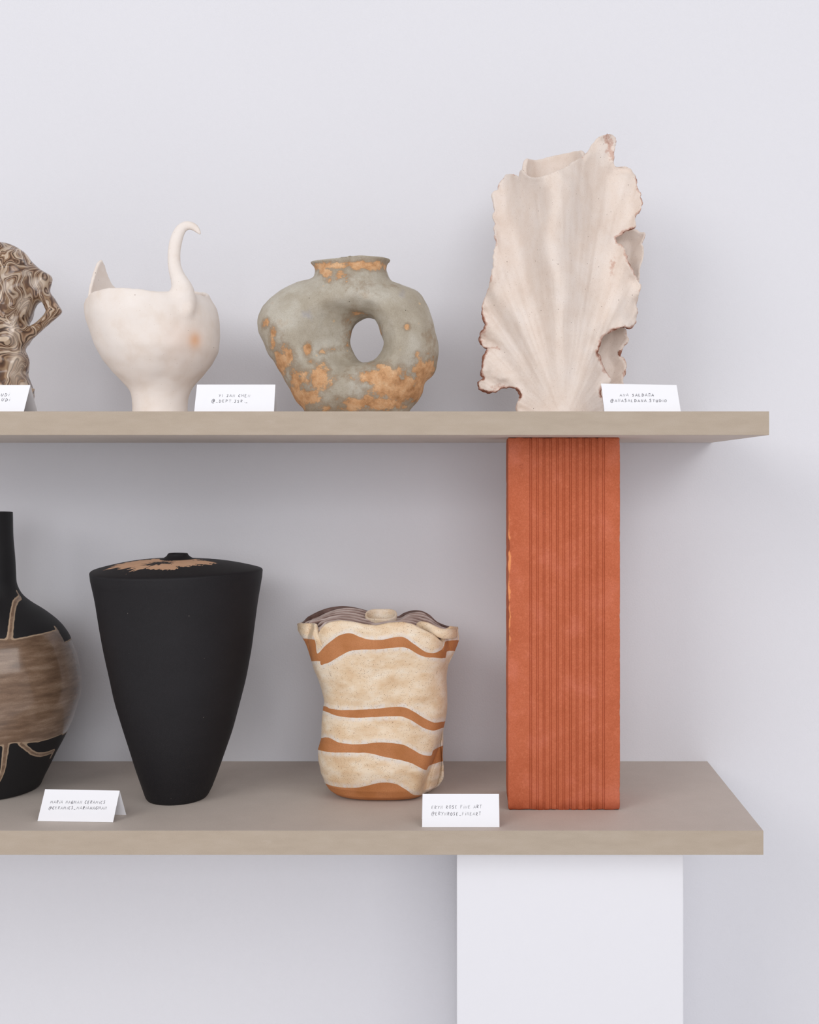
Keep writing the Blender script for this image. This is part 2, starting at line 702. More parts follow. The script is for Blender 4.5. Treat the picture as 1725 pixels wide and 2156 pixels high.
def m_ink():
    g = G('black_ink')
    return g.out(g.mix(g.noise(600, 2), lin(26, 22, 34), lin(70, 66, 80)), 0.6)


M_PAPER, M_INK = m_paper(), m_ink()


def card(corners, Yb, lean, zb, back_right_px, back_dy, label, lines, seed):
    """corners TL, TR, BR, BL in photo pixels; folded tent card"""
    TL, TR, BR, BL = corners

    def P(px, py, Y):
        m = K * (D + Y) / D
        return np.array([(px - VX) * m, Y, CZ + (HY - py) * m])
    yl, yr = (Yb if isinstance(Yb, tuple) else (Yb, Yb))
    bl, br = P(BL[0], BL[1], yl), P(BR[0], BR[1], yr)
    bl[2] = br[2] = zb + 0.0003
    tl, tr = P(TL[0], TL[1], yl + lean), P(TR[0], TR[1], yr + lean)
    width = tr[0] - tl[0]
    yb = yr + lean + back_dy
    kr = np.array([(back_right_px - VX) * K * (D + yb) / D, yb, zb + 0.0003])
    kl = kr - np.array([width, -(yl - yr), 0])
    org = (bl + br + kl + kr) / 4
    org[2] = zb
    t = empty('name_card', tuple(org))
    tag(t, label, 'card')
    th = 0.00035
    nf = np.cross(br - bl, tl - bl)
    nf /= np.linalg.norm(nf)
    nb = np.cross(kl - kr, tr - kr)
    nb /= np.linalg.norm(nb)
    ridge = np.array([0, 0, th * 0.6])
    V = [bl, br, tr + ridge, tl + ridge, kr, kl,
         bl - nf * th, br - nf * th, tr - np.array([0, 0, th]), tl - np.array([0, 0, th]), kr - nb * th, kl - nb * th]
    F = [(0, 1, 2, 3), (3, 2, 4, 5), (7, 6, 9, 8), (8, 9, 11, 10), (1, 7, 8, 2), (0, 3, 9, 6), (0, 6, 7, 1), (2, 8, 10, 4), (3, 5, 11, 9), (4, 10, 11, 5)]
    V = [v - org for v in V]
    link('folded_paper', mesh_np('folded_paper', V, F, M_PAPER, smooth=False), t)
    # writing lies on the front leaf
    rnd = random.Random(seed)
    Mx = np.array([[TL[0] - BL[0], BR[0] - BL[0]], [TL[1] - BL[1], BR[1] - BL[1]]], float)
    Mi = np.linalg.inv(Mx)

    def onpanel(x, y):
        v, u = Mi @ np.array([x - BL[0], y - BL[1]])
        return bl + (br - bl) * u + (tl - bl) * v + nf * 0.00012 - org
    VV, FF = [], []
    for (text, x0, x1, y0, y1, h, sl) in lines:
        for pts, wgt in strokes(text, x0, x1, y0, y1, h, sl, rnd):
            pts = np.array(pts)
            hw = 0.40 * wgt
            b0 = len(VV)
            for i, p in enumerate(pts):
                a = pts[max(i - 1, 0)]
                b = pts[min(i + 1, len(pts) - 1)]
                d = b - a
                d = d / (np.linalg.norm(d) + 1e-9)
                nrm = np.array([-d[1], d[0]]) * hw * (0.7 if i in (0, len(pts) - 1) else 1)
                VV.append(onpanel(*(p + nrm)))
                VV.append(onpanel(*(p - nrm)))
            for i in range(len(pts) - 1):
                q = b0 + 2 * i
                FF.append((q, q + 1, q + 3, q + 2))
    link('handwriting', mesh_np('handwriting', VV, FF, M_INK, smooth=False), t)
    return t


card(((-101, 811), (64, 811), (50, 866), (-115, 866)), 0.008, 0.012, UP_T, 80, 0.030,
     'white folded name card at the far left of the upper shelf, partly out of frame',
     [('UDi', 2, 21, 834, 834, 5.6, .35), ('UDi', 3, 22, 844.5, 844.5, 5.6, .35)], 3)
card(((415, 810), (580, 810), (577, 866), (409, 866)), 0.008, 0.012, UP_T, 585, 0.030,
     'white folded name card between the horned white bowl and the vase with a hole',
     [('YI JAN CHEN', 461, 528, 836, 836, 5.4, .12), ('@_DEPT.JSR._', 446, 523, 847.3, 847.3, 5.4, .12)], 5)
card(((1266, 808), (1425, 811), (1434, 866.5), (1273, 866.5)), 0.008, 0.012, UP_T, 1428, 0.030,
     'white folded name card at the foot of the tall ruffled sculpture',
     [('ANA SALDA\u00d1A', 1305.5, 1378.5, 834.6, 834.8, 5.4, .05), ('@ANASALDANA.STUDiO', 1286, 1405.5, 846.6, 846.8, 5.6, .02)], 7)
card(((95, 1662), (252, 1665), (238, 1732), (79, 1729)), (0.0338, 0.0290), 0.014, SHELF_Z, 266, 0.014,
     'white folded name card between the glazed bottle and the black conical vase',
     [('MARiA HAGMAN CERAMiCS', 106, 223, 1692, 1692.8, 5.6, .3), ('@CERAMiCS_MARiAHAGMAN', 102.5, 225, 1704.2, 1705, 5.8, .3)], 11)
card(((890, 1672), (1051, 1672), (1052, 1741.5), (889, 1742)), 0.0117, 0.014, SHELF_Z, 1047, 0.016,
     'white folded name card in front of the striped vase beside the terracotta block',
     [('ERYN ROSE FiNE ART', 909, 1016, 1703.4, 1701.5, 6.4, .1), ('@ERYNROSE_FiNEART', 909, 1014, 1717.2, 1716.8, 6.6, .08)], 13)


# ------------------------------------------------------------------ lathe helper
def lathe_grid(zc, cxs, rs, nseg, ratio=1.0, zoff=None):
    """rings with centre offsets; returns V (R,n,3)"""
    th = np.linspace(0, 2 * math.pi, nseg, endpoint=False)
    R = len(zc)
    V = np.zeros((R, nseg, 3))
    V[:, :, 0] = np.asarray(cxs)[:, None] + np.asarray(rs)[:, None] * np.cos(th)
    V[:, :, 1] = np.asarray(rs)[:, None] * np.sin(th) * ratio
    V[:, :, 2] = np.asarray(zc)[:, None]
    return V, th


def ring_faces(R, n, flip=False):
    ii = np.arange(n)
    jj = (ii + 1) % n
    F = np.concatenate([np.stack([r * n + ii, r * n + jj, (r + 1) * n + jj, (r + 1) * n + ii], 1) for r in range(R - 1)])
    return F[:, ::-1] if flip else F


# ------------------------------------------------------------------ black conical vase
def m_black():
    g = G('matte_black_clay')
    f = g.noise(900, 3, 0.6)
    n = g.noise(18, 4, 0.5, g.scale((1, 1, 2.5)))
    c = g.mix(n, lin(22, 20, 23), lin(29, 27, 30))
    c = g.mix(g.rng(f, 0.4, 0.75, 0, 0.3), c, lin(40, 38, 42))
    c = g.mix(g.math('MULTIPLY', g.specks(120, 0.05, 0.75), 0.8), c, lin(170, 160, 150))
    pa = g.attr('patch')
    c = g.mix(g.rng(pa, 0.42, 0.58), c, g.mix(g.noise(90, 4), lin(222, 182, 150), lin(196, 150, 116)))
    return g.out(c, 0.62, g.bump(f, 0.0003, 0.35), 0.3)


def build_cone_vase():
    fr = Fr(374, 0.131, SHELF_Z)
    t = empty('conical_vase', fr.loc)
    tag(t, 'tall matte black conical vase with a scorched tan patch on its flat shoulder', 'vase')
    L = [(1204, 199), (1218, 200.5), (1261, 210), (1323, 219), (1374, 228), (1422, 238), (1468, 247), (1517, 261), (1570, 277), (1619, 291), (1655, 303), (1672, 308.5), (1678.6, 313)]
    Rr = [(1204, 550), (1218, 549), (1269, 540), (1328, 532), (1369, 527), (1430, 516), (1474, 505), (1538, 488.5), (1581, 473.5), (1627, 457.5), (1655, 447), (1672, 438.5), (1678.6, 433)]
    ys = np.concatenate([[1678.6, 1677.8, 1676, 1673], np.linspace(1668, 1206, 120)])
    l = np.interp(ys, *zip(*L))
    r = np.interp(ys, *zip(*Rr))
    k_ = np.ones(9) / 9
    l[8:-8] = np.convolve(l, k_, 'same')[8:-8]
    r[8:-8] = np.convolve(r, k_, 'same')[8:-8]
    z = fr.z(ys)
    cx, rad = fr.x((l + r) / 2), (r - l) / 2 * fr.m
    z[0] = 0
    # shoulder lip, dome and small neck
    zr, rr0, cr0 = z[-1], rad[-1], cx[-1]
    lip = [(0.0012, 1.002), (0.0026, 1.0), (0.0038, 0.990), (0.0046, 0.975)]
    zs, rs = list(z), list(rad)
    for dz, f in lip:
        zs.append(zr + dz)
        rs.append(rr0 * f)
    zl, rl = zs[-1], rs[-1]
    for q in np.linspace(0, 1, 26)[1:]:
        rq = rl * (1 - q) + 0.024 * q
        zs.append(zl + 0.0125 * math.sin(q * math.pi / 2) ** 0.9)
        rs.append(rq)
    zd = zs[-1]
    for dz, rq in ((0.0008, 0.021), (0.0022, 0.0175), (0.0042, 0.0145), (0.006, 0.0130), (0.0072, 0.0126), (0.0078, 0.0118), (0.0072, 0.0108), (0.004, 0.0102), (-0.01, 0.0102), (-0.03, 0.02)):
        zs.append(zd + dz)
        rs.append(rq)
    cxs = list(cx) + [cr0] * (len(zs) - len(cx))
    zs, rs, cxs = map(np.array, (zs, rs, cxs))
    n = 256
    V, th = lathe_grid(zs, cxs, rs, n)
    P = V.reshape(-1, 3)
    nb = len(z)
    wob = 1 + 0.006 * vnoise(P, 14, 2, 2)
    cxr = np.repeat(cxs, n)
    P[:, 0] = cxr + (P[:, 0] - cxr) * wob
    P[:, 1] *= wob
    # rim not perfectly level
    top = np.repeat(np.arange(len(zs)) >= nb - 6, n)
    P[:, 2] += np.where(top, 0.0012 * np.cos(np.arctan2(P[:, 1], P[:, 0]) * 2 + 1.0) * np.clip(np.hypot(P[:, 0], P[:, 1]) / 0.1, 0, 1), 0)
    F = ring_faces(len(zs), n)
    # scorched patch in plan view
    dx, dy = P[:, 0] + 0.010, P[:, 1] + 0.036
    an = np.arctan2(dy, dx)
    rr = np.hypot(dx / 1.30, dy * 1.12)
    A = np.stack([np.cos(an) * 3.2, np.sin(an) * 3.2, rr * 14], 1)
    feather = vnoise(A, 1.7, 31, 2) * 0.020 + vnoise(A * np.array([1, 1, .5]), 8, 33, 2) * 0.015
    edge = 0.046 + feather * 0.8
    patch = sstep(rr, edge + 0.004, edge - 0.004)
    patch *= 1 - 0.75 * sstep(np.hypot(dx * 0.8, dy + 0.004) + feather * 0.6, 0.022, 0.006)
    hot = P[:, 2] > zl - 0.0005
    patch = np.where(hot & (np.hypot(P[:, 0] - cr0, P[:, 1]) > 0.0235), patch, 0)
    me = mesh_np('body', P, F, m_black(), attrs={'patch': patch})
    k_split = nb + 4 + 25
    attrs = {'patch': patch}
    N = vnormals(P, F)
    ringid = np.repeat(np.arange(len(zs)), n)
    mat = me.materials[0]
    (Va, Fa, Na, Aa), (Vb, Fb, Nb, Ab) = split(P, F, N, ringid >= k_split, attrs)
    link('neck', mesh_np('neck', Va, Fa, mat, attrs=Aa, normals=Na), t)
    b = mesh_np('body', Vb, Fb, mat, attrs=Ab, normals=Nb)
    link('body', b, t)
    bt = mesh_np('foot', P[:n], [tuple(range(n))[::-1]], mat, smooth=False)
    link('foot', bt, t)


build_cone_vase()


# ------------------------------------------------------------------ long necked bottle with poured glaze
def m_bottle():
    g = G('black_clay_with_brown_glaze')
    f = g.noise(800, 3, 0.6)
    a = g.attr('glaze')
    st = g.noise(40, 5, 0.6, g.scale((0.6, 0.6, 3.2)))
    brown = g.ramp(st, [(0.3, lin(104, 82, 66)), (0.5, lin(132, 106, 86)), (0.72, lin(158, 134, 114))])
    brown = g.mix(g.rng(f, 0.4, 0.7, 0, 0.25), brown, lin(84, 64, 50))
    rim = lin(176, 152, 128)
    blk = g.mix(f, lin(20, 19, 21), lin(28, 27, 30))
    gl = g.rng(a, -0.0011, -0.0019)
    on = g.rng(a, 0.0002, -0.0002)
    c = g.mix(on, blk, g.mix(gl, rim, brown))
    rough = g.math('SUBTRACT', 0.60, g.math('MULTIPLY', gl, 0.44))
    h = g.math('ADD', g.math('MULTIPLY', g.rng(a, 0.0004, -0.002), 1.0), g.math('MULTIPLY', st, 0.25))
    return g.out(c, rough, g.bump(h, 0.0008, 0.5, g.bump(f, 0.0002, 0.3)), 0.4, g.math('MULTIPLY', gl, 0.6), 0.10)


def build_bottle():
    fr = Fr(-20, 0.165, SHELF_Z)
    t = empty('long_necked_bottle', fr.loc)
    tag(t, 'black bottle with long neck and brown poured glaze band at the left photo edge', 'bottle')
    pr = [(1078, 23), (1084, 23.5), (1130, 24.5), (1175, 28), (1205, 29.5), (1228, 31), (1245, 37), (1258, 46), (1272, 62), (1290, 87), (1313, 113), (1335, 130), (1355, 140), (1390, 152), (1420, 158.5), (1440, 161), (1460, 160.5), (1480, 157), (1520, 145), (1555, 129), (1590, 111), (1620, 97), (1640, 87), (1650, 82.5), (1656, 80), (1659, 77), (1660.8, 72)]
    pr = np.array(pr)
    ys = np.concatenate([[1660.8, 1660, 1658.5, 1656], np.linspace(1653, 1080, 210), [1079, 1078.4, 1078.2]])
    pp = catmull(pr, 8, False)
    r = (np.interp(ys, pp[:, 0], pp[:, 1]) + 20) * fr.m
    r[-1] -= 0.0012
    r[-2] -= 0.0003
    z = fr.z(ys)
    z[0] = 0
    zs = np.concatenate([z, [z[-1] - 0.0005, z[-1] - 0.03]])
    rs = np.concatenate([r, [r[-1] - 0.002, r[-1] - 0.003]])
    n = 360
    V, th = lathe_grid(zs, np.zeros(len(zs)), rs, n)
    P = V.reshape(-1, 3)
    P[:, :2] *= (1 + 0.005 * vnoise(P, 16, 6, 2))[:, None]
    F = ring_faces(len(zs), n)

    def uv(px, py):      # photo point -> (angle, height) on the front of the bottle
        zz = fr.z(py)
        for _ in range(30):
            rad = np.interp(zz, z, r)
            sx = np.clip((px - fr.cx) * fr.m / rad, -0.999, 0.999)
            th_ = math.asin(sx)
            for _ in range(3):
                y = -rad * math.cos(th_)
                mm = K * (D + fr.Yc + y) / D
                X = (px - VX) * mm - fr.loc[0]
                th_ = math.asin(np.clip(X / rad, -0.999, 0.999))
            zz = 0.5 * zz + 0.5 * ((HY - py) * mm + CZ - fr.zb)
        return th_, float(zz)
    top = [uv(*q) for q in ((-100, 1348), (-40, 1350), (0, 1345), (27, 1346), (60, 1340), (98, 1335), (104, 1337), (105.5, 1350), (118, 1353), (134, 1354))]
    bot = [uv(*q) for q in ((-100, 1556), (-40, 1570), (0, 1571), (15, 1566), (35, 1566), (48, 1567), (70, 1569), (100, 1567), (126, 1556))]
    ang = np.arctan2(P[:, 0], -P[:, 1])
    zz = P[:, 2]
    tz = np.interp(ang, [q[0] for q in top], [q[1] for q in top])
    bz = np.interp(ang, [q[0] for q in bot], [q[1] for q in bot])
    R0 = 0.1
    d = np.maximum(zz - tz, bz - zz)
    U = ang * R0
    for pts, wd in ((((25, 1250), (24.5, 1266), (22.5, 1300), (20, 1330), (17, 1352)), 4.5),
                    (((100, 1340), (108, 1330), (117, 1321)), 3.2),
                    (((12, 1566), (9, 1590), (5, 1620), (-2, 1640), (-12, 1654)), 5.2),
                    (((40, 1568), (50, 1578), (62, 1592), (76, 1602), (93, 1608)), 4.6),
                    (((-60, 1350), (-52, 1300), (-48, 1260)), 4.5)):
        q = [uv(*p) for p in catmull(pts, 6, False)]
        rad = np.interp(np.mean([p[1] for p in q]), z, r)
        pl = np.array([(p[0] * R0, p[1]) for p in q])
        # widths shrink with the local radius
        dd = line_sdf(ang * rad, zz, np.array([(p[0] * rad, p[1]) for p in q]))
        d = smin(d, dd - wd * fr.m, 0.003)
    d = d + 0.0005 * vnoise(P, 220, 41, 2)
    N = vnormals(P, F)
    mat = m_bottle()
    ringz = P[:, 2] > fr.z(1236)
    (Va, Fa, Na, Aa), (Vb, Fb, Nb, Ab) = split(P, F, N, ringz, {'glaze': d})
    link('neck', mesh_np('neck', Va, Fa, mat, attrs=Aa, normals=Na), t)
    link('body', mesh_np('body', Vb, Fb, mat, attrs=Ab, normals=Nb), t)
    link('foot', mesh_np('foot', P[:n], [tuple(range(n))[::-1]], mat, smooth=False, attrs={'glaze': np.full(n, 0.01)}), t)


build_bottle()


# ------------------------------------------------------------------ striped slab vase
def m_striped():
    g = G('speckled_cream_and_ochre_glaze')
    a = g.attr('band')           # px distance, negative inside the ochre stripes
    f = g.noise(900, 3, 0.6)
    n = g.noise(34, 5, 0.6, g.scale((1, 1, 1.9)))
    cream = g.ramp(n, [(0.30, lin(236, 222, 202)), (0.46, lin(230, 208, 180)), (0.58, lin(222, 194, 160)), (0.76, lin(210, 174, 136))])
    drip = g.noise(160, 3, 0.6, g.scale((1, 1, 0.35)))
    cream = g.mix(g.math('MULTIPLY', g.rng(a, 12.0, 3.0), g.rng(drip, 0.35, 0.6, 0.15, 0.75)), cream, lin(224, 216, 210))
    sp = g.math('MAXIMUM', g.math('MULTIPLY', g.specks(700, 0.30, 0.50), 0.7), g.specks(330, 0.17, 0.52))
    cream = g.mix(g.math('MULTIPLY', sp, 0.85), cream, lin(112, 66, 36))
    och = g.ramp(g.noise(30, 4), [(0.3, lin(176, 112, 62)), (0.7, lin(196, 132, 86))])
    och = g.mix(g.rng(f, 0.4, 0.7, 0, 0.3), och, lin(140, 84, 40))
    on = g.rng(a, 0.5, -0.5)
    c = g.mix(on, cream, och)
    rough = g.math('ADD', g.math('MULTIPLY', on, 0.38), 0.34)
    h = g.math('ADD', g.rng(a, -1.5, 2.5), g.math('MULTIPLY', f, 0.2))
    return g.out(c, rough, g.bump(h, 0.0005, 0.35), 0.4)


def m_pleats():
    g = G('brown_striated_clay')
    a = g.attr('ridge')
    n = g.noise(60, 4, 0.6, g.scale((0.5, 2, 1)))
    v = g.math('ADD', a, g.math('MULTIPLY', g.math('SUBTRACT', n, 0.5), 0.9))
    c = g.ramp(v, [(0.2, lin(70, 48, 42)), (0.5, lin(122, 96, 88)), (0.72, lin(168, 146, 138)), (0.95, lin(210, 194, 188))])
    return g.out(c, 0.45, None, 0.35)


BANDS = [
    ([(560, 1340), (620, 1343), (655, 1346), (664, 1350), (668, 1376), (683, 1362), (706, 1343), (720, 1336), (734, 1333), (745, 1335), (756, 1340), (778, 1347), (806, 1347), (837, 1341), (853, 1343), (873, 1357), (895, 1372), (914, 1375), (930, 1368), (936, 1358), (940, 1350), (966, 1348), (1040, 1350)],
     [(560, 1392), (664, 1392), (673, 1393), (676, 1400), (684, 1398), (697, 1393), (720, 1379), (745, 1369), (795, 1367), (839, 1363), (859, 1365), (878, 1376), (895, 1383), (915, 1385), (938, 1385), (941, 1372), (966, 1371), (1040, 1372)]),
    ([(662, 1484), (685, 1487), (697, 1492), (725, 1495), (781, 1493), (823, 1489), (850, 1489), (873, 1499), (892, 1511), (914, 1521), (935, 1519), (962, 1514)],
     [(662, 1490), (683, 1497), (706, 1506), (739, 1511), (781, 1510), (837, 1508), (859, 1513), (878, 1524), (895, 1534), (914, 1538), (934, 1532), (962, 1526)]),
    ([(662, 1559), (678, 1554), (692, 1553), (717, 1564), (756, 1567), (800, 1563), (845, 1567), (867, 1577), (889, 1589), (908, 1591), (913, 1580), (932, 1570), (962, 1560)],
     [(655, 1574), (670, 1579), (697, 1584), (739, 1585), (778, 1586), (806, 1593), (837, 1599), (867, 1607), (884, 1616), (898, 1621), (905, 1612), (934, 1602), (962, 1592)]),
    ([(662, 1640), (686, 1650), (706, 1656), (739, 1659), (767, 1656), (795, 1649), (817, 1648), (837, 1652), (856, 1663), (870, 1673), (887, 1674), (901, 1669), (931, 1655), (962, 1650)],
     [(560, 1900), (1040, 1900)]),
]


def build_striped():
    fr = Fr(806, 0.155, SHELF_Z)
    t = empty('striped_vase', fr.loc)
    tag(t, 'squat speckled cream vase with wavy ochre stripes and pinched ruffled mouth', 'vase')
    Lp = np.array([(1300, 622), (1315, 626), (1326, 628.5), (1346, 642), (1368, 653), (1392, 664), (1418, 675), (1443, 683), (1468, 689), (1490, 685.5), (1518, 682), (1549, 680), (1568, 671.5), (1593, 670), (1621, 673), (1640, 681), (1652, 692), (1660, 705), (1666, 726)])
    Rp = np.array([(1300, 968), (1323, 965.5), (1346, 962), (1371, 953), (1401, 942), (1435, 939), (1477, 938), (1518, 935), (1546, 932), (1574, 932), (1610, 934), (1635, 932), (1652, 924), (1660, 912), (1666, 893)])
    Bp = np.array([(1300, .060), (1340, .060), (1400, .053), (1470, .049), (1540, .055), (1600, .060), (1640, .057), (1655, .052), (1662, .046), (1666, .038)])
    ft = np.array([(560, 1316), (655, 1316), (664, 1318), (667, 1345), (671, 1333), (676, 1326), (686, 1318), (698, 1313), (720, 1310), (747, 1313), (769, 1318), (793, 1320.6), (819, 1315), (848, 1313), (870, 1318), (890, 1328), (914, 1339), (930, 1350), (936, 1352), (939, 1330), (948, 1322), (966, 1323), (1040, 1323)])
    bt = np.array([(560, 1315), (626, 1315), (650, 1301), (676, 1289), (698, 1282), (725, 1279), (751, 1282), (777, 1289), (800, 1297), (835, 1301), (852, 1293), (870, 1288), (888, 1289), (905, 1297), (925, 1313), (962, 1323), (1040, 1323)])
    bt = catmull(bt, 6, False)
    n = 640
    th = np.linspace(0, 2 * math.pi, n, endpoint=False)
    nexp = 2.7
    cs, sn = np.cos(th), np.sin(th)
    ux = np.sign(cs) * np.abs(cs) ** (2 / nexp)
    uy = np.sign(sn) * np.abs(sn) ** (2 / nexp)

    def section(z):
        py = HY - (z + fr.zb - CZ) / fr.m
        l = np.interp(py, Lp[:, 0], Lp[:, 1])
        r = np.interp(py, Rp[:, 0], Rp[:, 1])
        b = np.interp(py, Bp[:, 0], Bp[:, 1])
        a = (r - l) / 2 * fr.m
        c = fr.x((r + l) / 2)
        # creases where the slabs overlap: left only near the mouth, right all the way down
        x = c + a * ux
        y = b * uy
        front = sn < 0
        crl = fr.x(np.interp(py, [1300, 1346, 1400, 1440], [667, 664, 674, 690]))
        crr = fr.x(np.interp(py, [1300, 1352, 1385, 1450, 1520, 1590, 1620, 1666], [938, 938, 940, 946, 940, 913, 902, 892]))
        dl = np.interp(py, [1300, 1350, 1400, 1450], [.010, .009, .005, 0])
        dr = np.interp(py, [1300, 1350, 1390, 1440, 1520, 1560, 1600, 1640, 1666], [.010, .010, .007, .004, .005, .011, .014, .012, .005])
        off = front * (np.exp(-np.abs((x - crl) / 0.0045) ** 1.5) * dl + np.exp(-np.abs((x - crr) / 0.0055) ** 1.5) * dr)
        # outside the crease the side slab sits further back
        off += front * (sstep(crl - x, -0.002, 0.004) * dl * 1.3 + sstep(x - crr, -0.002, 0.004) * dr * 1.3)
        y = np.where(front, np.minimum(y + off, 0.0 * y + np.where(y + off > 0, y * 0.2, y + off)), y)
        return x, y
    # rim heights
    x1, y1 = section(np.full(n, fr.z(1318)))
    px = VX + (x1 + fr.loc[0]) * D / (K * (D + fr.Yc + y1))
    wf = sstep(-sn, -0.15, 0.15)
    rim_py = np.interp(px, ft[:, 0], ft[:, 1]) * wf + np.interp(px, bt[:, 0], bt[:, 1]) * (1 - wf)
    zr = fr.zat(rim_py, y1)
    rows = 200
    V = np.zeros((rows, n, 3))
    vv = np.concatenate([np.linspace(0, 0.06, 16)[:-1], np.linspace(0.06, 1, rows - 15)])
    for i, v in enumerate(vv):
        z = v * zr
        x, y = section(z)
        V[i, :, 0], V[i, :, 1], V[i, :, 2] = x, y, z
    P = V.reshape(-1, 3)
    F = ring_faces(rows, n)
    N = vnormals(P, F)
    hgt = P[:, 2]
    dis = vnoise(P, 24, 51, 2) * 0.0042 + vnoise(P, 9, 55, 1) * 0.005
    dis *= sstep(hgt, 0.0, 0.02)
    topf = sstep(np.repeat(vv, n), 1.0, 0.93)
    P += N * (dis * topf)[:, None]
    pxs, pys = fr.pix(P)
    band = np.full(len(P), 1e3)
    for up, lo in BANDS:
        up, lo = catmull(up, 6, False), catmull(lo, 6, False)
        u = np.interp(pxs, up[:, 0], up[:, 1])
        l = np.interp(pxs, lo[:, 0], lo[:, 1])
        band = np.minimum(band, np.maximum(u - pys, pys - l))
    band += 0.7 * vnoise(P, 130, 61, 2)
    mat = m_striped()
    link('body', mesh_np('body', P, F, mat, attrs={'band': band}), t)
    link('foot', mesh_np('foot', P[:n] , [tuple(range(n))[::-1]], mat, smooth=False, attrs={'band': np.full(n, -9.0)}), t)
    # rolled lip: thickness of the slab turning inwards
    rim = P[-n:].copy()
    cen = np.array([fr.x(802), 0.004, 0])
    tang = np.roll(rim, -1, 0) - np.roll(rim, 1, 0)
    inn = np.cross(np.array([0, 0, 1.0]), tang)
    inn /= np.linalg.norm(inn, axis=1, keepdims=True) + 1e-12
    for _ in range(6):
        inn = (np.roll(inn, 1, 0) + inn + np.roll(inn, -1, 0)) / 3
    Lr = []
    for a in np.linspace(0, 1, 7):
        an = a * math.pi
        Lr.append(rim + inn * 0.0024 * (1 - math.cos(an)) + np.array([0, 0, 0.0022 * math.sin(an)]))
    Lr.append(Lr[-1] + np.array([0, 0, -0.003]))
    LP = np.concatenate(Lr)
    bandl = np.tile(np.full(n, 20.0), len(Lr))
    LF = ring_faces(len(Lr), n)
    LN = vnormals(LP, LF)
    (Va, Fa, Na, Aa), (Vb, Fb, Nb, Ab) = split(LP, LF, LN, LP[:, 1] < 0.012, {'band': bandl})
    link('rolled_lip', mesh_np('rolled_lip', Va, Fa, mat, attrs=Aa, normals=Na), t)
    Ab['ridge'] = np.full(len(Vb), 0.42)
    MP = m_pleats()
    tag(link('rolled_lip', mesh_np('rolled_lip', Vb, Fb, MP, attrs=Ab, normals=Nb), t), 'dark brown back lip')
    # pleated top slab between the lip and the collar
    base = Lr[-1]
    rowsT = 60
    colr = 0.0185
    ccx, ccy = fr.x(802), 0.004
    an = np.arctan2(base[:, 1] - ccy, base[:, 0] - ccx)
    T = np.zeros((rowsT, n, 3))
    bz_f = np.interp(fr.cx + base[:, 0] / fr.m, ft[:, 0], ft[:, 1])
    for i, q in enumerate(np.linspace(0, 1, rowsT)):
        x = base[:, 0] * (1 - q) + (ccx + colr * np.cos(an)) * q
        y = base[:, 1] * (1 - q) + (ccy + colr * 0.8 * np.sin(an)) * q
        # heights of the front and back rims above this column, blended across
        cxp = fr.cx + x / fr.m
        zf = fr.zat(np.interp(cxp, ft[:, 0], blurt(ft)), -0.055)
        zb = fr.zat(np.interp(cxp, bt[:, 0], bt[:, 1]), 0.055)
        tt = sstep(y, -0.055, 0.055)
        zz = zf * (1 - tt) + zb * tt
        w_ = sstep(q, 0.0, 0.12)
        rd = np.sin(2 * math.pi * (y / 0.0165 + 0.5 * np.sin(x * 38)))
        T[i, :, 0], T[i, :, 1] = x, y
        T[i, :, 2] = base[:, 2] * (1 - w_) + (zz - 0.0018 + 0.0026 * rd) * w_
    TP = T.reshape(-1, 3)
    ridge = 0.5 + 0.42 * np.sin(2 * math.pi * (TP[:, 1] / 0.0165 + 0.5 * np.sin(TP[:, 0] * 38)))
    link('pleated_top', mesh_np('pleated_top', TP, ring_faces(rowsT, n), MP, attrs={'ridge': ridge}), t)
    # collar: a little tilted ring mouth
    nc = 96
    a = np.linspace(0, 2 * math.pi, nc, endpoint=False)
    rings = []
    zc = fr.z(1305)
    for rr, dz, wt in ((0.0200, -0.004, 0), (0.0203, 0.0, .3), (0.0206, 0.0015, .8), (0.0202, 0.0026, 1), (0.0190, 0.0030, 1), (0.0178, 0.0022, 1), (0.0172, 0.0, .9), (0.0165, -0.004, .5), (0.0150, -0.02, 0)):
        zt = 0.0045 + 0.0048 * np.sin(a) + 0.0008 * np.sin(3 * a)
        rings.append(np.stack([ccx + rr * np.cos(a) * 1.02, ccy + rr * np.sin(a) * 0.88, zc + dz + zt * wt], 1))
    CP = np.concatenate(rings)
    link('collar', mesh_np('collar', CP, ring_faces(len(rings), nc), mat, attrs={'band': np.full(len(CP), 9.0)}), t)
    # the right ear folds back behind the front lip
    pts = [(878, 1313, -0.030), (886, 1310, -0.036), (900, 1312, -0.040), (915, 1319, -0.043), (930, 1325, -0.042), (946, 1326, -0.036), (959, 1325, -0.020)]
    C_ = np.array([(fr.x(fr.cx) + (p[0] - VX) * K * (D + fr.Yc + p[2]) / D - fr.loc[0], p[2], fr.zat(p[1], p[2])) for p in pts])
    C_ = np.stack([catmull(C_[:, [i, (i + 1) % 3]], 6, False)[:, 0] for i in range(3)], 1)
    nr = 14
    VV = []
    for i, c in enumerate(C_):
        q = i / (len(C_) - 1)
        hh = 0.0065 * math.sin(math.pi * min(1, q * 1.6 + 0.12) ) ** 0.5 if q < 0.3 else 0.0065
        ww = 0.0026 * (1 if 0.04 < q else 0.5)
        d = C_[min(i + 1, len(C_) - 1)] - C_[max(i - 1, 0)]
        d[2] = 0
        d /= np.linalg.norm(d)
        nr_ = np.array([-d[1], d[0], 0])
        for k_ in range(nr):
            an_ = k_ / nr * 2 * math.pi
            VV.append(c + nr_ * ww * math.cos(an_) + np.array([0, 0, hh * math.sin(an_) - hh * 0.8]))
    VV = np.array(VV)
    FF = ring_faces(len(C_), nr)
    faces = [tuple(f) for f in FF] + [tuple(range(nr))[::-1], tuple((len(C_) - 1) * nr + k_ for k_ in range(nr))]
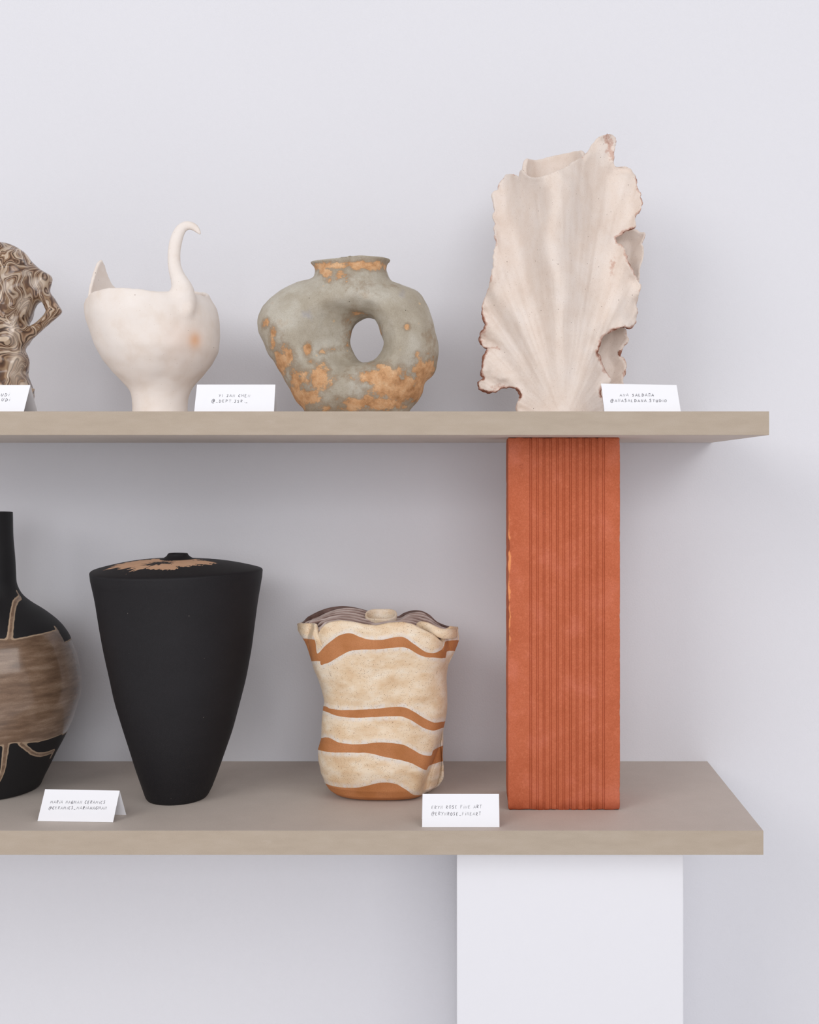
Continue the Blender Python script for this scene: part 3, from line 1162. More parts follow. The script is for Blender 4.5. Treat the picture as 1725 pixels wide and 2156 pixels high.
    link('ear_fold', mesh_np('ear_fold', VV, faces, mat, attrs={'band': np.full(len(VV), 12.0)}), t)


def blurt(tab):
    """front rim heights without the notches at the creases"""
    y = tab[:, 1].copy()
    x = tab[:, 0]
    y[(x > 660) & (x < 690)] = 1317
    y[(x > 880)] = np.minimum(y[(x > 880)], 1330)
    return y


build_striped()


# ------------------------------------------------------------------ vase with a hole
def m_holevase():
    g = G('grey_glaze_over_orange_clay')
    a = g.attr('clay')
    f = g.noise(800, 3, 0.65)
    n = g.noise(40, 5, 0.6)
    grey = g.ramp(g.noise(22, 5, 0.6), [(0.3, lin(162, 151, 133)), (0.48, lin(180, 171, 155)), (0.62, lin(194, 188, 175)), (0.75, lin(188, 170, 148))])
    grey = g.mix(g.rng(g.noise(15, 4, 0.6, dist=0.4), 0.60, 0.70, 0, 0.55), grey, lin(160, 158, 166))
    org = g.ramp(g.noise(70, 5, 0.65), [(0.3, lin(164, 118, 78)), (0.5, lin(208, 160, 116)), (0.7, lin(226, 188, 148))])
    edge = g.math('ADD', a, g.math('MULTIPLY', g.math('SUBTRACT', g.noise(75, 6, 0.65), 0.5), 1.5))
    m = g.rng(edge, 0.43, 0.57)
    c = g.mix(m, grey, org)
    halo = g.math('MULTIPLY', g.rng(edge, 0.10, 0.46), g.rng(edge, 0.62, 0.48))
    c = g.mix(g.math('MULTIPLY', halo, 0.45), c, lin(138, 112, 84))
    sm = g.specks(75, 0.17, 0.72)
    c = g.mix(g.math('MULTIPLY', sm, 0.6), c, lin(214, 184, 146))
    c = g.mix(g.rng(f, 0.42, 0.75, 0, 0.25), c, lin(112, 96, 76))
    c = g.mix(g.specks(110, 0.07, 0.66), c, lin(50, 40, 34))
    h = g.math('ADD', g.math('MULTIPLY', n, 1.0), g.math('MULTIPLY', g.rng(edge, 0.4, 0.6), -0.3))
    return g.out(c, 0.7, g.bump(h, 0.0012, 0.5, g.bump(f, 0.0004, 0.4)), 0.25)


def build_hole_vase():
    fr = Fr(745, 0.130, UP_T)
    t = empty('pierced_vase', fr.loc)
    tag(t, 'round grey and orange clay vase with a hole through its middle', 'vase')
    out = fr.poly([(676, 568), (668, 588), (655, 592), (639, 594), (611, 603), (583, 621), (561, 641), (551, 656), (545, 677), (547, 700), (556, 723), (567, 749), (580, 766), (597, 795), (611, 818), (625, 845), (640, 863), (656, 884), (700, 898), (800, 898), (845, 886), (864, 864), (888, 833), (897, 807), (913, 787), (920, 762), (922, 731), (917, 700), (909, 667), (897, 640), (880, 615), (850, 601), (822, 588), (808, 570), (800, 560), (740, 556), (690, 560)])
    hole = fr.poly([(765, 672), (780, 670), (790, 676), (797, 690), (802, 706), (808, 720), (808, 735), (801, 749), (788, 760), (770, 762), (757, 757), (747, 741), (740, 718), (742, 700), (750, 684)])
    outc, holec = catmull(out, 4), catmull(hole, 4)
    h = 0.0014
    lo, hi = (-0.128, -0.062, -0.004), (0.114, 0.062, 0.206)
    X, Y, Z = grid(lo, hi, h)
    GX, GZ = np.meshgrid(X, Z, indexing='ij')
    dO = poly_sdf(GX, GZ, outc)
    R, wd = 0.054, 0.056
    dH = poly_sdf(GX, GZ, holec)
    F3 = np.zeros((len(X), len(Y), len(Z)), np.float32)
    ix = np.arange(len(X))
    for j, y in enumerate(Y):
        dh = dH
        for sl in (0.35, 0.7, 1.0):         # the mouth of the bore widens to the left towards the viewer
            xi = np.clip(ix + sl * max(0.0, -float(y) - 0.006) / h, 0, len(X) - 1.001)
            i0 = xi.astype(int)
            fr_ = (xi - i0)[:, None]
            dh = smin(dh, dH[i0] * (1 - fr_) + dH[i0 + 1] * fr_ + 0.002, 0.006)
        din = -smax(dO, -dh * 1.9, 0.016)
        q = np.maximum(wd - din, 0) * (R / wd)
        F3[:, j, :] = np.sqrt(q * q + y * y) - R
    # neck: elliptical tube with flaring lip
    GX3, GY3, GZ3 = X[:, None, None], Y[None, :, None], Z[None, None, :]
    cxn = fr.x(738)
    lipz = fr.z(554) + 0.0016 * np.sin((GX3 - cxn) * 75 + 0.5) + (GX3 - cxn) * 0.052 + 0.0012 * np.cos(GY3 * 90)
    zz = GZ3 - lipz + 0.0
    aw = 0.0385 + 0.0105 * np.clip((zz + 0.013) / 0.013, 0, 1.3) ** 2.2
    el = (np.sqrt(((GX3 - cxn) / aw) ** 2 + (GY3 / (aw * 0.72)) ** 2) - 1) * aw * 0.85
    shell = np.abs(el + 0.003) - 0.003
    shell = smax(shell, zz - 0.0015, 0.003)
    shell = smax(shell, -(zz + 0.024), 0.004)
    F3 = smin(F3, shell.astype(np.float32), 0.020)
    # hollow inside of the neck
    inner = np.maximum(np.sqrt(((GX3 - cxn) / 0.033) ** 2 + (GY3 / 0.024) ** 2) * 0.026 - 0.026, -(zz + 0.022))
    F3 = np.maximum(F3, -inner)
    F3 = np.maximum(F3, -GZ3)
    V, F = surface_nets(F3, lo, h)
    N = vnormals(V, F)
    dis = vnoise(V, 32, 71, 2) * 0.0022 + vnoise(V, 90, 75, 2) * 0.0007
    dis *= sstep(V[:, 2], 0.0, 0.01) * (1 - 0.6 * sstep(V[:, 2], 0.175, 0.19))
    V = V + N * dis[:, None]
    V[:, 2] = np.maximum(V[:, 2], 0)
    N = vnormals(V, F)
    px, py = fr.pix(V)
    # bare clay patches; those on the bore's left wall also paint in its shade
    c = np.full(len(V), -0.25)
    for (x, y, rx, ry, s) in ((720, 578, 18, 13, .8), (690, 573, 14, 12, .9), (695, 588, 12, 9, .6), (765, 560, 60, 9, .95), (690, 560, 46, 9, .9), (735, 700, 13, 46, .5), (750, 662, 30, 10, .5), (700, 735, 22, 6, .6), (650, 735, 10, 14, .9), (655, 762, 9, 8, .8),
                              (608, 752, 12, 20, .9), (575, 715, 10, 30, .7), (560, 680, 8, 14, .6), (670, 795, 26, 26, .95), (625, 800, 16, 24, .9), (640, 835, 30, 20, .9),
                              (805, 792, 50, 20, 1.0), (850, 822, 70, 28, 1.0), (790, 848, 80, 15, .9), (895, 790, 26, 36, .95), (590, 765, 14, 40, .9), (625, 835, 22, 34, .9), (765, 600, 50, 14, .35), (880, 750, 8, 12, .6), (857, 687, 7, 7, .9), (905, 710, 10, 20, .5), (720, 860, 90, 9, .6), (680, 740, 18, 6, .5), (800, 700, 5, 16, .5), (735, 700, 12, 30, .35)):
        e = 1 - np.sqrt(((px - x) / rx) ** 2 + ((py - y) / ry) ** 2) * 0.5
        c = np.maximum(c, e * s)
    c = np.where(V[:, 1] > 0.03, 0.3 + 0.3 * vnoise(V, 25, 77, 2) + 0.25 * sstep(V[:, 2], 0.12, 0.03), c)
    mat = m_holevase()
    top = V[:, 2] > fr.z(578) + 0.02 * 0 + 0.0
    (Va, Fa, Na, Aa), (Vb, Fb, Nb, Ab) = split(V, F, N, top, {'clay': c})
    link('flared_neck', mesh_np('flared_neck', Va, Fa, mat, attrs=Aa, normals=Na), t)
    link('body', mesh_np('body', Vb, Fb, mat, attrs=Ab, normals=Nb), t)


build_hole_vase()


# ------------------------------------------------------------------ white bowl with a curled horn
def m_white():
    g = G('pale_unglazed_clay')
    f = g.noise(700, 3, 0.6)
    n = g.noise(30, 5, 0.6)
    c = g.ramp(n, [(0.3, lin(232, 219, 208)), (0.5, lin(238, 228, 220)), (0.75, lin(241, 233, 227))])
    c = g.mix(g.math('MULTIPLY', g.attr('blush'), 0.75), c, lin(236, 184, 144))
    c = g.mix(g.math('MULTIPLY', g.specks(95, 0.075, 0.55), 0.9), c, lin(112, 84, 70))
    c = g.mix(g.math('MULTIPLY', g.specks(200, 0.10, 0.55), 0.4), c, lin(168, 132, 112))
    return g.out(c, 0.8, g.bump(n, 0.0016, 0.45, g.bump(f, 0.0003, 0.35)), 0.2)


def build_bowl():
    fr = Fr(338, 0.130, UP_T)
    t = empty('horned_bowl', fr.loc)
    tag(t, 'pale clay footed bowl with a pointed lip and a tall curled horn', 'bowl')
    Lp = [(535, 195), (560, 190), (600, 185), (640, 183.5), (667, 185.5), (696, 195), (733, 207), (761, 222), (787, 241), (808, 262), (822, 276), (838, 281), (860, 282), (880, 281)]
    Rp = [(535, 425), (600, 430), (622, 438), (645, 451), (676, 459), (713, 460), (738, 457), (764, 443), (789, 424), (808, 408), (822, 400), (838, 395), (860, 392), (880, 394)]
    h = 0.0014
    lo, hi = (-0.105, -0.088, -0.004), (0.088, 0.088, 0.258)
    X, Y, Z = grid(lo, hi, h)
    py = HY - (Z + fr.zb - CZ) / fr.m
    l, r = np.interp(py, *zip(*Lp)), np.interp(py, *zip(*Rp))
    k_ = np.ones(7) / 7
    l = np.convolve(np.pad(l, 3, mode='edge'), k_, 'valid')
    r = np.convolve(np.pad(r, 3, mode='edge'), k_, 'valid')
    a = ((r - l) / 2 * fr.m).astype(np.float32)[None, None, :]
    c = fr.x((r + l) / 2).astype(np.float32)[None, None, :]
    X3, Y3, Z3 = X[:, None, None], Y[None, :, None], Z[None, None, :]
    dx = X3 - c
    ratio = 0.94
    rr = np.sqrt(dx * dx + (Y3 / ratio) ** 2)
    el = (rr - a) * 0.95
    shell = np.abs(el + 0.0022) - 0.0022
    tab = np.array([(0, 622), (20, 617), (60, 613), (90, 613), (120, 612), (136, 612), (142, 609), (148, 597), (154, 577), (160, 557), (165, 546), (169, 552), (173, 573), (177, 598), (181, 622), (185, 640), (192, 640), (200, 636), (208, 630), (216, 622), (223, 616), (231, 611), (245, 606), (258, 604.5), (272, 607), (285, 612), (297, 616), (310, 618), (325, 620), (338, 620), (348, 622), (360, 622)], float)
    th2 = np.degrees(np.arctan2(Y[None, :] / ratio, X[:, None] - float(fr.x(322)))) % 360
    rim = np.interp(th2, tab[:, 0], tab[:, 1])
    # heights measured at each point's own depth
    rimz = ((HY - rim) * K * (D + fr.Yc + Y[None, :]) / D + CZ - fr.zb)
    rimz = rimz + noise2(th2 / 360.0, 0 * th2, 60, 81) * 0.0008
    bowl = smax(shell, Z3 - rimz[:, :, None].astype(np.float32), 0.003)
    # solid foot
    foot = smax(el + 0.003, Z3 - float(fr.z(812)), 0.006)
    F3 = np.minimum(bowl, foot)
    horn = [(396, 650, 6, -0.0545), (393, 636, 12, -0.0520), (389, 621, 18, -0.0515), (383, 603, 19.5, -0.0515), (374, 582, 15.5, -0.052), (368, 562, 13.5, -0.053), (366.5, 545, 13, -0.051), (367, 528, 13, -0.049), (370, 510, 13, -0.047), (375, 494, 12.2, -0.046), (382, 482, 11, -0.045), (391, 475.5, 10, -0.044), (401, 475, 9, -0.044), (410, 479, 8, -0.044), (417, 486, 6, -0.044), (420.5, 491, 3.6, -0.044)]
    pts = np.array(horn, float)
    hp = catmull(pts[:, :2], 2, False)
    hr = catmull(pts[:, 2:], 2, False)
    hd = np.full(F3.shape, 1.0, np.float32)
    prev = None
    for (p, q) in zip(hp, hr):
        m = K * (D + fr.Yc + q[1]) / D
        P = np.array([(p[0] - VX) * m - fr.loc[0], q[1], (HY - p[1]) * m + CZ - fr.zb])
        rad = q[0] * m
        if prev is not None:
            A, ra = prev
            ba = P - A
            # only the sub-block near the segment
            mn = np.minimum(A, P) - 0.045
            mx = np.maximum(A, P) + 0.045
            s = [slice(max(0, int((mn[i] - lo[i]) / h)), max(1, int((mx[i] - lo[i]) / h))) for i in range(3)]
            xs, ys_, zs = X3[s[0]], Y3[:, s[1]], Z3[:, :, s[2]]
            tt = np.clip(((xs - A[0]) * ba[0] + (ys_ - A[1]) * ba[1] + (zs - A[2]) * ba[2]) / (ba @ ba), 0, 1)
            d = np.sqrt((xs - A[0] - ba[0] * tt) ** 2 + ((ys_ - A[1] - ba[1] * tt) * 1.25) ** 2 + (zs - A[2] - ba[2] * tt) ** 2) - (ra + (rad - ra) * tt)
            blk = (s[0], s[1], s[2])
            hd[blk] = np.minimum(hd[blk], d)
        prev = (P, rad)
    inside = np.maximum(el + 0.004, 0)
    F3 = smin(F3, hd, 0.016)
    # keep the bowl hollow inside behind the horn
    F3 = np.maximum(F3, -Z3)
    V, F = surface_nets(F3, lo, h)
    N = vnormals(V, F)
    dis = vnoise(V, 28, 85, 2) * 0.0016 + vnoise(V, 80, 87, 1) * 0.0004
    dis *= sstep(V[:, 2], 0.0, 0.01) * (1 - 0.6 * sstep(V[:, 2], 0.15, 0.17))
    V = V + N * dis[:, None]
    V[:, 2] = np.maximum(V[:, 2], 0)
    N = vnormals(V, F)
    px, py_ = fr.pix(V)
    bl = np.exp(-(((px - 411) / 13) ** 2 + ((py_ - 716) / 17) ** 2)) + 0.25 * np.exp(-(((px - 385) / 40) ** 2 + ((py_ - 715) / 40) ** 2))
    bl = np.where(V[:, 1] < 0, bl, 0)
    mat = m_white()
    up = (V[:, 2] > float(fr.zat(597, -0.055))) & (V[:, 0] > 0) & (V[:, 1] < -0.025)
    (Va, Fa, Na, Aa), (Vb, Fb, Nb, Ab) = split(V, F, N, up, {'blush': bl})
    link('curled_horn', mesh_np('curled_horn', Va, Fa, mat, attrs=Aa, normals=Na), t)
    link('bowl_body', mesh_np('bowl_body', Vb, Fb, mat, attrs=Ab, normals=Nb), t)


build_bowl()


# ------------------------------------------------------------------ tall ruffled sculpture
def m_coral():
    g = G('rough_pale_clay_with_pink_edges')
    e = g.attr('edge')
    f = g.noise(650, 3, 0.65)
    n = g.noise(30, 5, 0.6)
    c = g.ramp(n, [(0.3, lin(226, 209, 196)), (0.5, lin(232, 218, 207)), (0.75, lin(236, 225, 217))])
    c = g.mix(g.math('MULTIPLY', g.attr('streak'), 0.20), c, lin(192, 168, 150))
    k = g.math('ADD', e, g.math('MULTIPLY', g.math('SUBTRACT', g.noise(130, 5, 0.7), 0.5), 1.7))
    c = g.mix(g.rng(k, 0.30, 0.62, 0, 0.65), c, lin(196, 152, 134))
    c = g.mix(g.rng(k, 0.66, 1.0, 0, 0.9), c, lin(136, 82, 62))
    c = g.mix(g.rng(f, 0.5, 0.75, 0, 0.2), c, lin(176, 150, 132))
    c = g.mix(g.math('MULTIPLY', g.specks(120, 0.08, 0.55), 0.85), c, lin(92, 70, 60))
    c = g.mix(g.math('MULTIPLY', g.specks(260, 0.13, 0.55), 0.45), c, lin(140, 104, 84))
    return g.out(c, 0.9, g.bump(n, 0.0015, 0.4, g.bump(f, 0.0005, 0.45)), 0.15)


def build_coral():
    fr = Fr(1178, 0.140, UP_T)
    t = empty('ruffled_sculpture', fr.loc)
    tag(t, 'tall pale ruffled clay sculpture with torn pinkish brown edges', 'sculpture')
    A = [(1096, 885), (1096, 832), (1083, 820), (1066, 817), (1050, 826), (1036, 829), (1020, 823), (1006, 816), (1004, 803), (1014, 797), (1012, 775), (1021, 752), (1024, 737), (1013, 724), (1013, 698), (1022, 684), (1015, 662), (1017, 636), (1027, 617), (1032, 592), (1040, 566), (1039, 548), (1044, 519), (1042, 476), (1037, 456), (1039, 433), (1035, 406), (1045, 399), (1055, 381), (1069, 369), (1082, 369), (1094, 378), (1097, 362), (1101, 362), (1109, 371), (1124, 375.5), (1153, 369), (1196, 349), (1224, 336), (1240, 316), (1253, 292), (1268, 286), (1279, 282), (1291, 287), (1298, 298), (1295, 330), (1299, 348), (1313, 349), (1328, 359), (1339, 369), (1341, 387), (1349, 407), (1352, 430), (1348, 450), (1339, 458), (1338, 478), (1322, 487), (1298, 502), (1311, 519), (1322, 542), (1334, 571), (1348, 602), (1344, 631), (1345, 648), (1340, 672), (1334, 689), (1312, 691), (1282, 701), (1268, 709), (1258, 732), (1265, 760), (1279, 789), (1286, 806), (1266, 812), (1262, 835), (1260, 885)]
    B = [(1180, 560), (1270, 480), (1300, 484), (1324, 480), (1346, 489), (1360, 494), (1354, 508), (1355, 535), (1351, 562), (1345, 590), (1330, 625), (1320, 660), (1316, 690), (1318, 704), (1323, 716), (1313, 733), (1308, 748), (1317, 764), (1319, 782), (1313, 803), (1306, 830), (1275, 852), (1240, 860), (1200, 820), (1170, 700)]
    h = 0.0014
    lo, hi = (-0.112, -0.106, -0.004), (0.118, 0.066, 0.372)
    X, Y, Z = grid(lo, hi, h)
    GX, GZ = np.meshgrid(X, Z, indexing='ij')
    rough = noise2(GX, GZ, 110, 91, 2) * 0.0030 + noise2(GX, GZ, 330, 93) * 0.0007

    def seen(Ym, poly, sub=2):      # outline distance measured at the depth of the sheet itself
        f = D / (K * (D + fr.Yc + Ym))
        return poly_sdf(VX + (GX + fr.loc[0]) * f, HY - (GZ + fr.zb - CZ) * f, catmull(poly, sub)) * fr.m
    ox, oz = float(fr.x(1180)), float(fr.z(900))
    phi = np.degrees(np.arctan2(GX - ox, GZ - oz))
    rad = np.hypot(GX - ox, GZ - oz)
    tb = np.array([(-180, 0), (-90, 0), (-75, .5), (-66, -.5), (-58, .6), (-50, -.7), (-43, .6), (-36, -.7), (-31, .25), (-23, -.9), (-13, 1.1), (-8, .2), (-4, -1), (0, -.5), (4, .7), (6, .5), (9, .7), (12.5, .25), (16, .2), (23, -1), (30, -.7), (36, .9), (44, 0), (55, .6), (75, 0), (180, 0)])
    ph = phi + noise2(GX, GZ, 18, 95) * 3.0
    fold = np.interp(ph, tb[:, 0], tb[:, 1])
    amp = 0.0210 * np.clip(rad / 0.24, 0, 1.25) ** 1.1
    fold = blur2(fold * amp, 4, 2)
    cenx = np.interp(GZ, [0, 0.15, 0.33], [float(fr.x(1178)), float(fr.x(1170)), float(fr.x(1168))])
    bump = np.exp(-((GX - cenx) / 0.058) ** 2)
    YA = -0.050 * bump + fold - 0.002 + 0.012 * np.clip(-GX - 0.05, 0, 1) / 0.06
    # lower left frill swings towards the viewer, edges curl
    YA += -0.020 * np.exp(-(((GX - float(fr.x(1035))) / 0.03) ** 2 + ((GZ - float(fr.z(800))) / 0.03) ** 2))
    YA += -0.022 * np.exp(-(((GX - float(fr.x(1280))) / 0.02) ** 2 + ((GZ - float(fr.z(310))) / 0.035) ** 2)) * 0.3
    dA = seen(YA, A)
    curl = sstep(dA, -0.024, 0.0)
    YA += curl * (0.012 * noise2(GX, GZ, 34, 97, 2))
    frill = sstep(dA, -0.016, -0.002) * sstep(GX, float(fr.x(1120)), float(fr.x(1060))) * sstep(GZ, float(fr.z(540)), float(fr.z(620)))
    YA += frill * 0.011 * noise2(GX * 0.5, GZ, 95, 98, 1)
    YA += sstep(dA, -0.014, -0.002) * sstep(GX, float(fr.x(1290)), float(fr.x(1320))) * 0.005 * noise2(GX * 0.5, GZ, 80, 96, 1)
    YA += (0.0014 * noise2(GX * 1.4, GZ * 0.9, 40, 99, 2))
    smooth_rim = 1 - 0.9 * sstep(GZ, float(fr.z(415)), float(fr.z(395))) * sstep(GX, float(fr.x(1250)), float(fr.x(1235))) * sstep(GX, float(fr.x(1088)), float(fr.x(1098)))
    dA = seen(YA, A) + rough * sstep(GZ, 0.012, 0.03) * smooth_rim
    YB = 0.022 + 0.010 * noise2(GX, GZ, 26, 101, 2)
    dB = seen(YB, B)
    YB -= 0.010 * sstep(dB, -0.018, 0.0)
    dB = seen(YB, B) + rough
    fold_s = noise2(phi / 180.0 * 3.4, rad * 0.35, 40, 103, 2)

    X3, Y3, Z3 = X[:, None, None], Y[None, :, None], Z[None, None, :]

    def sheet(Ym, d2, t0, bead, r):
        gx, gz = np.gradient(Ym, h)
        nf = 1 / np.sqrt(1 + np.minimum(gx ** 2 + gz ** 2, 4))
        tt = t0 + bead * sstep(d2, -0.007, -0.001)
        q = (Y3 - Ym[:, None, :].astype(np.float32))
        q = np.abs(q) * nf[:, None, :].astype(np.float32) - tt[:, None, :].astype(np.float32)
        w0 = d2[:, None, :].astype(np.float32) + r
        w1 = q + r
        return np.minimum(np.maximum(w0, w1), 0) + np.sqrt(np.maximum(w0, 0) ** 2 + np.maximum(w1, 0) ** 2) - r
    beadn = 0.0016 * np.maximum(noise2(GX, GZ, 150, 105, 2) + 0.35, 0) + 0.0004
    beadn = beadn * np.where((GZ > float(fr.z(385))) & (GX < float(fr.x(1255))), 0.1, 1.0)
    beadn = np.where((GX > float(fr.x(1262))) & (GZ > float(fr.z(345))), beadn * 2.2, beadn)
    SA = sheet(YA, dA, 0.0024, beadn, 0.0018)
    SB = sheet(YB, dB, 0.0022, beadn, 0.0018)
    # central tube behind the sheet
    pyz = HY - (Z + fr.zb - CZ) / fr.m
    tl = np.interp(pyz, [318, 350, 420, 560, 700, 800, 880], [1098, 1098, 1108, 1122, 1116, 1100, 1096])
    tr = np.interp(pyz, [318, 350, 420, 560, 700, 800, 880], [1240, 1240, 1232, 1226, 1238, 1256, 1260])
    ta = ((tr - tl) / 2 * fr.m).astype(np.float32)[None, None, :]
    tc = fr.x((tr + tl) / 2).astype(np.float32)[None, None, :]
    depth = np.interp(pyz, [318, 420, 700, 880], [.044, .042, .046, .052]).astype(np.float32)[None, None, :]
    el = (np.sqrt(((X3 - tc) / ta) ** 2 + (Y3 / depth) ** 2) - 1) * np.minimum(ta, depth)
    tube = np.abs(el + 0.003) - 0.003
    ctop = np.interp(GX[:, 0], fr.x([1096, 1101, 1112, 1130, 1148, 1158, 1190, 1214, 1228, 1240]), fr.zat(np.array([352, 344, 339, 337, 331, 327, 320, 318, 322, 330.]), 0.03))
    cfr = np.interp(GX[:, 0], fr.x([1096, 1101, 1109, 1124, 1153, 1196, 1224, 1240]), fr.zat(np.array([352, 362, 371, 375.5, 369, 349, 336, 318]), -0.046))
    wy = sstep(Y, -0.004, 0.018)[None, :]
    zt = ctop[:, None] * wy + (cfr[:, None] - 0.001) * (1 - wy)
    tube = smax(tube, Z3 - zt[:, :, None].astype(np.float32), 0.003)
    base = smax(el, Z3 - float(fr.z(700)), 0.01)
    body = np.minimum(tube, base)
    F3 = smin(smin(SA, body, 0.016), SB, 0.008)
    F3 = np.maximum(F3, -Z3)
    V, F = surface_nets(F3, lo, h)
    N = vnormals(V, F)

    # attributes sampled from the 2-D maps
    def samp(M, V):
        i = np.clip((V[:, 0] - lo[0]) / h, 0, M.shape[0] - 1.001)
        k_ = np.clip((V[:, 2] - lo[2]) / h, 0, M.shape[1] - 1.001)
        i0, k0 = i.astype(int), k_.astype(int)
        fi, fk = i - i0, k_ - k0
        return M[i0, k0] * (1 - fi) * (1 - fk) + M[i0 + 1, k0] * fi * (1 - fk) + M[i0, k0 + 1] * (1 - fi) * fk + M[i0 + 1, k0 + 1] * fi * fk
    da, db = samp(dA, V), samp(dB, V)
    ya, yb = samp(YA, V), samp(YB, V)
    isA = np.abs(V[:, 1] - ya) < 0.008
    isB = (np.abs(V[:, 1] - yb) < 0.007) & ~isA
    edge = np.where(isA, sstep(da, -0.0045, 0.0003), 0) + np.where(isB, sstep(db, -0.0030, 0.0003), 0) * 0.6
    edge *= 0.30 + 0.85 * sstep(vnoise(V, 42, 131, 2), -0.25, 0.45)
    px, py = fr.pix(V)
    hotr = (px > 1250) & (py > 470) & (py < 800) & isA
    edge = np.where(hotr, np.maximum(edge, sstep(da, -0.0065, 0.0) * (0.55 + 0.7 * vnoise(V, 60, 137, 2))), edge)
    soft = ((px > 1090) & (px < 1250) & (py < 385)) | (py > 838)
    edge = np.where(soft, edge * 0.35, edge)
    upl = (px < 1120) & (py < 560)
    edge = np.where(upl, edge * 0.45, edge)
    tipx = 1281 + (py - 290) * 0.22
    tipm = np.exp(-(((px - tipx) / 11) ** 2)) * sstep(py, 352, 335) * isA
    edge = np.maximum(edge, tipm * (0.62 + 0.45 * vnoise(V, 150, 133, 2)))
    # pinkish scuffs inside the right lobe and on the lower left frill
    for (x, y, rx, ry, s) in ((1290, 560, 9, 26, .45), (1250, 690, 22, 8, .25), (1040, 733, 22, 5, .55), (1040, 790, 14, 10, .35), (1050, 815, 26, 8, .5), (1022, 705, 10, 22, .3), (1050, 810, 20, 5, .4)):
        edge = np.maximum(edge, s * np.exp(-(((px - x) / rx) ** 2 + ((py - y) / ry) ** 2)))
    streak = sstep(samp(fold_s, V), -0.1, 0.6)
    dis = vnoise(V, 24, 107, 2) * 0.0014
    dis += edge * (vnoise(V, 190, 109, 2) * 0.0022)
    dis += 0.0005 * samp(fold_s, V)
    ll = np.exp(-(((px - 1045) / 35) ** 2 + ((py - 760) / 70) ** 2))
    dis += ll * vnoise(V * np.array([1, 1, 2.2]), 60, 111, 2) * 0.0028
    dis *= sstep(V[:, 2], 0, 0.01)
    V = V + N * dis[:, None]
    V[:, 2] = np.maximum(V[:, 2], 0)
    N = vnormals(V, F)
    mat = m_coral()
    at = {'edge': edge, 'streak': streak}
    (Va, Fa, Na, Aa), (Vb, Fb, Nb, Ab) = split(V, F, N, isB & (V[:, 0] > 0.03), at)
    link('back_ruffle', mesh_np('back_ruffle', Va, Fa, mat, attrs=Aa, normals=Na), t)
    link('ruffled_body', mesh_np('ruffled_body', Vb, Fb, mat, attrs=Ab, normals=Nb), t)


build_coral()


# ------------------------------------------------------------------ marbled sculpture
def m_marbled():
    g = G('glossy_marbled_clay')
    d1 = g.noise(20, 2, 0.5, out=1)
    vm = g.nt.nodes.new('ShaderNodeVectorMath')
    vm.operation = 'SCALE'
    g.put(vm.inputs[0], d1)
    vm.inputs['Scale'].default_value = 0.050
    va = g.nt.nodes.new('ShaderNodeVectorMath')
    va.operation = 'ADD'
    g.put(va.inputs[0], g.scale((1.25, 1, 0.75)))
    g.put(va.inputs[1], vm.outputs[0])
    n = g.noise(20, 1.0, 0.4, va.outputs[0], 1.3)
    b1 = g.math('FRACT', g.math('MULTIPLY', n, 8.5))
    bands = g.ramp(b1, [(0.0, lin(60, 40, 28)), (0.07, lin(92, 66, 46)), (0.14, lin(196, 172, 146)), (0.34, lin(206, 186, 164)), (0.42, lin(132, 100, 74)), (0.50, lin(176, 146, 114)), (0.58, lin(112, 80, 56)), (0.70, lin(74, 50, 36)), (0.80, lin(150, 118, 92)), (0.88, lin(190, 160, 134)), (1.0, lin(62, 42, 30))])
    big = g.noise(16, 3, 0.5)
    c = g.mix(g.rng(big, 0.46, 0.56, 0, 0.55), bands, g.mix(0.5, bands, lin(84, 56, 40)))
    pl = g.rng(g.attr('pale'), 0.3, 0.8, 0, 0.6)
    c = g.mix(pl, c, g.mix(0.6, bands, lin(226, 212, 196)))
    return g.out(c, 0.28, g.bump(n, 0.0012, 0.3), 0.5, 0.4, 0.08)


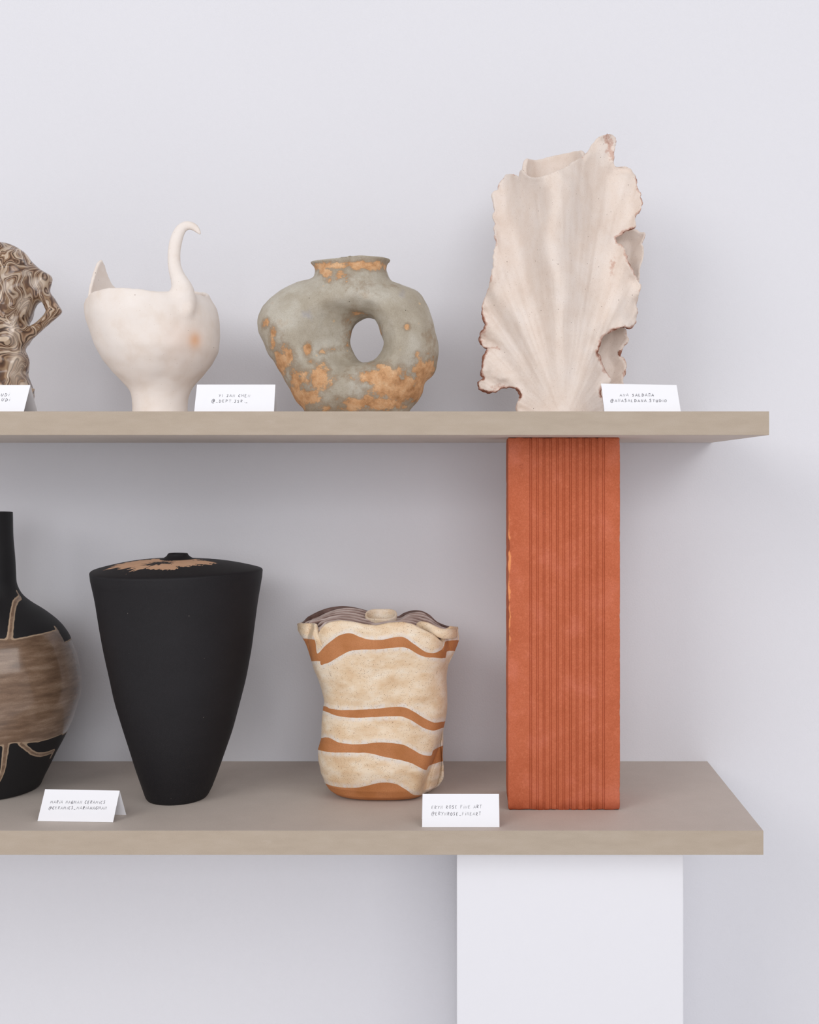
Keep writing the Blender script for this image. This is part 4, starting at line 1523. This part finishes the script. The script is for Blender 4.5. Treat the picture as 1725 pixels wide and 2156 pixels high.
def build_marbled():
    fr = Fr(-20, 0.125, UP_T)
    t = empty('marbled_sculpture', fr.loc)
    tag(t, 'glossy brown and cream marbled sculpture with a bent looping arm at upper left', 'sculpture')
    Rt = [(-20, 508), (0, 510.5), (15, 512), (35, 520), (53, 533), (65, 549), (85, 567), (104, 578), (109, 586), (107, 597), (104, 613), (115, 629), (123, 643), (129, 653), (126, 661), (113, 673), (93, 690), (71, 710), (54, 725), (51, 736), (56, 747), (60, 761), (57, 777), (53, 785), (56, 796), (61, 808), (66, 817), (72, 818), (69, 826), (66, 842), (66, 890)]
    Lf = [(-110, 890), (-104, 850), (-98, 800), (-92, 770), (-96, 735), (-110, 700), (-126, 668), (-136, 640), (-134, 610), (-122, 580), (-104, 555), (-80, 532), (-50, 514)]
    hole = [(85, 636), (91, 639), (96, 650), (98, 656), (92, 665), (79, 678), (68, 685), (61, 687), (60, 680), (62, 671), (68, 658), (76, 642)]
    hole2 = [(-98, 640), (-108, 650), (-112, 664), (-104, 680), (-92, 690), (-84, 682), (-84, 660), (-90, 645)]
    h = 0.0013
    lo, hi = (-0.078, -0.046, -0.003), (0.098, 0.046, 0.232)
    X, Y, Z = grid(lo, hi, h)
    GX, GZ = np.meshgrid(X, Z, indexing='ij')
    dO = poly_sdf(GX, GZ, catmull(fr.poly(Rt + Lf), 3))
    dH = np.minimum(poly_sdf(GX, GZ, catmull(fr.poly(hole), 3)), poly_sdf(GX, GZ, catmull(fr.poly(hole2), 3)))
    din = -smax(dO, -dH, 0.003)
    din = np.where(din > 0.008, blur2(din, 3, 2), din)
    R, wd = 0.034, 0.042
    # ridges between hollows
    fold = np.maximum(noise2(GX * 1.3, GZ * 0.7, 45, 121, 1), -0.6) * 0.010
    thin = sstep(GX, float(fr.x(48)), float(fr.x(80)))
    Rm = R * (1 - 0.50 * thin)
    wm = wd * (1 - 0.62 * thin)
    q = np.maximum(wm - din, 0) * (Rm / wm)
    Y3, Z3 = Y[None, :, None], Z[None, None, :]
    yy = Y3 + np.where(din > 0.004, fold, 0)[:, None, :] * 0.0
    F3 = np.sqrt(q[:, None, :] ** 2 + yy ** 2) - Rm[:, None, :]
    F3 = np.maximum(F3, -Z3)
    V, F = surface_nets(F3, lo, h)
    N = vnormals(V, F)
    dd = vnoise(V * np.array([1.2, 1, .8]), 42, 123, 2)
    dis = (1 - 2 * np.abs(dd)) * 0.0042 * (1 - 0.75 * sstep(V[:, 0], float(fr.x(60)), float(fr.x(85))))
    dis -= 0.002
    edge_f = sstep(np.abs(V[:, 1]), 0.004, 0.016)
    V = V + N * (dis * edge_f * sstep(V[:, 2], 0, 0.01))[:, None]
    V[:, 2] = np.maximum(V[:, 2], 0)
    N = vnormals(V, F)
    px, py = fr.pix(V)
    pale = np.zeros(len(V))
    for (x, y, rx, ry) in ((35, 770, 20, 45), (30, 700, 14, 40), (80, 595, 22, 14), (50, 640, 18, 22), (55, 575, 14, 8)):
        pale = np.maximum(pale, np.exp(-(((px - x) / rx) ** 2 + ((py - y) / ry) ** 2)))
    link('marbled_body', mesh_np('marbled_body', V, F, m_marbled(), attrs={'pale': pale}, normals=N), t)


build_marbled()
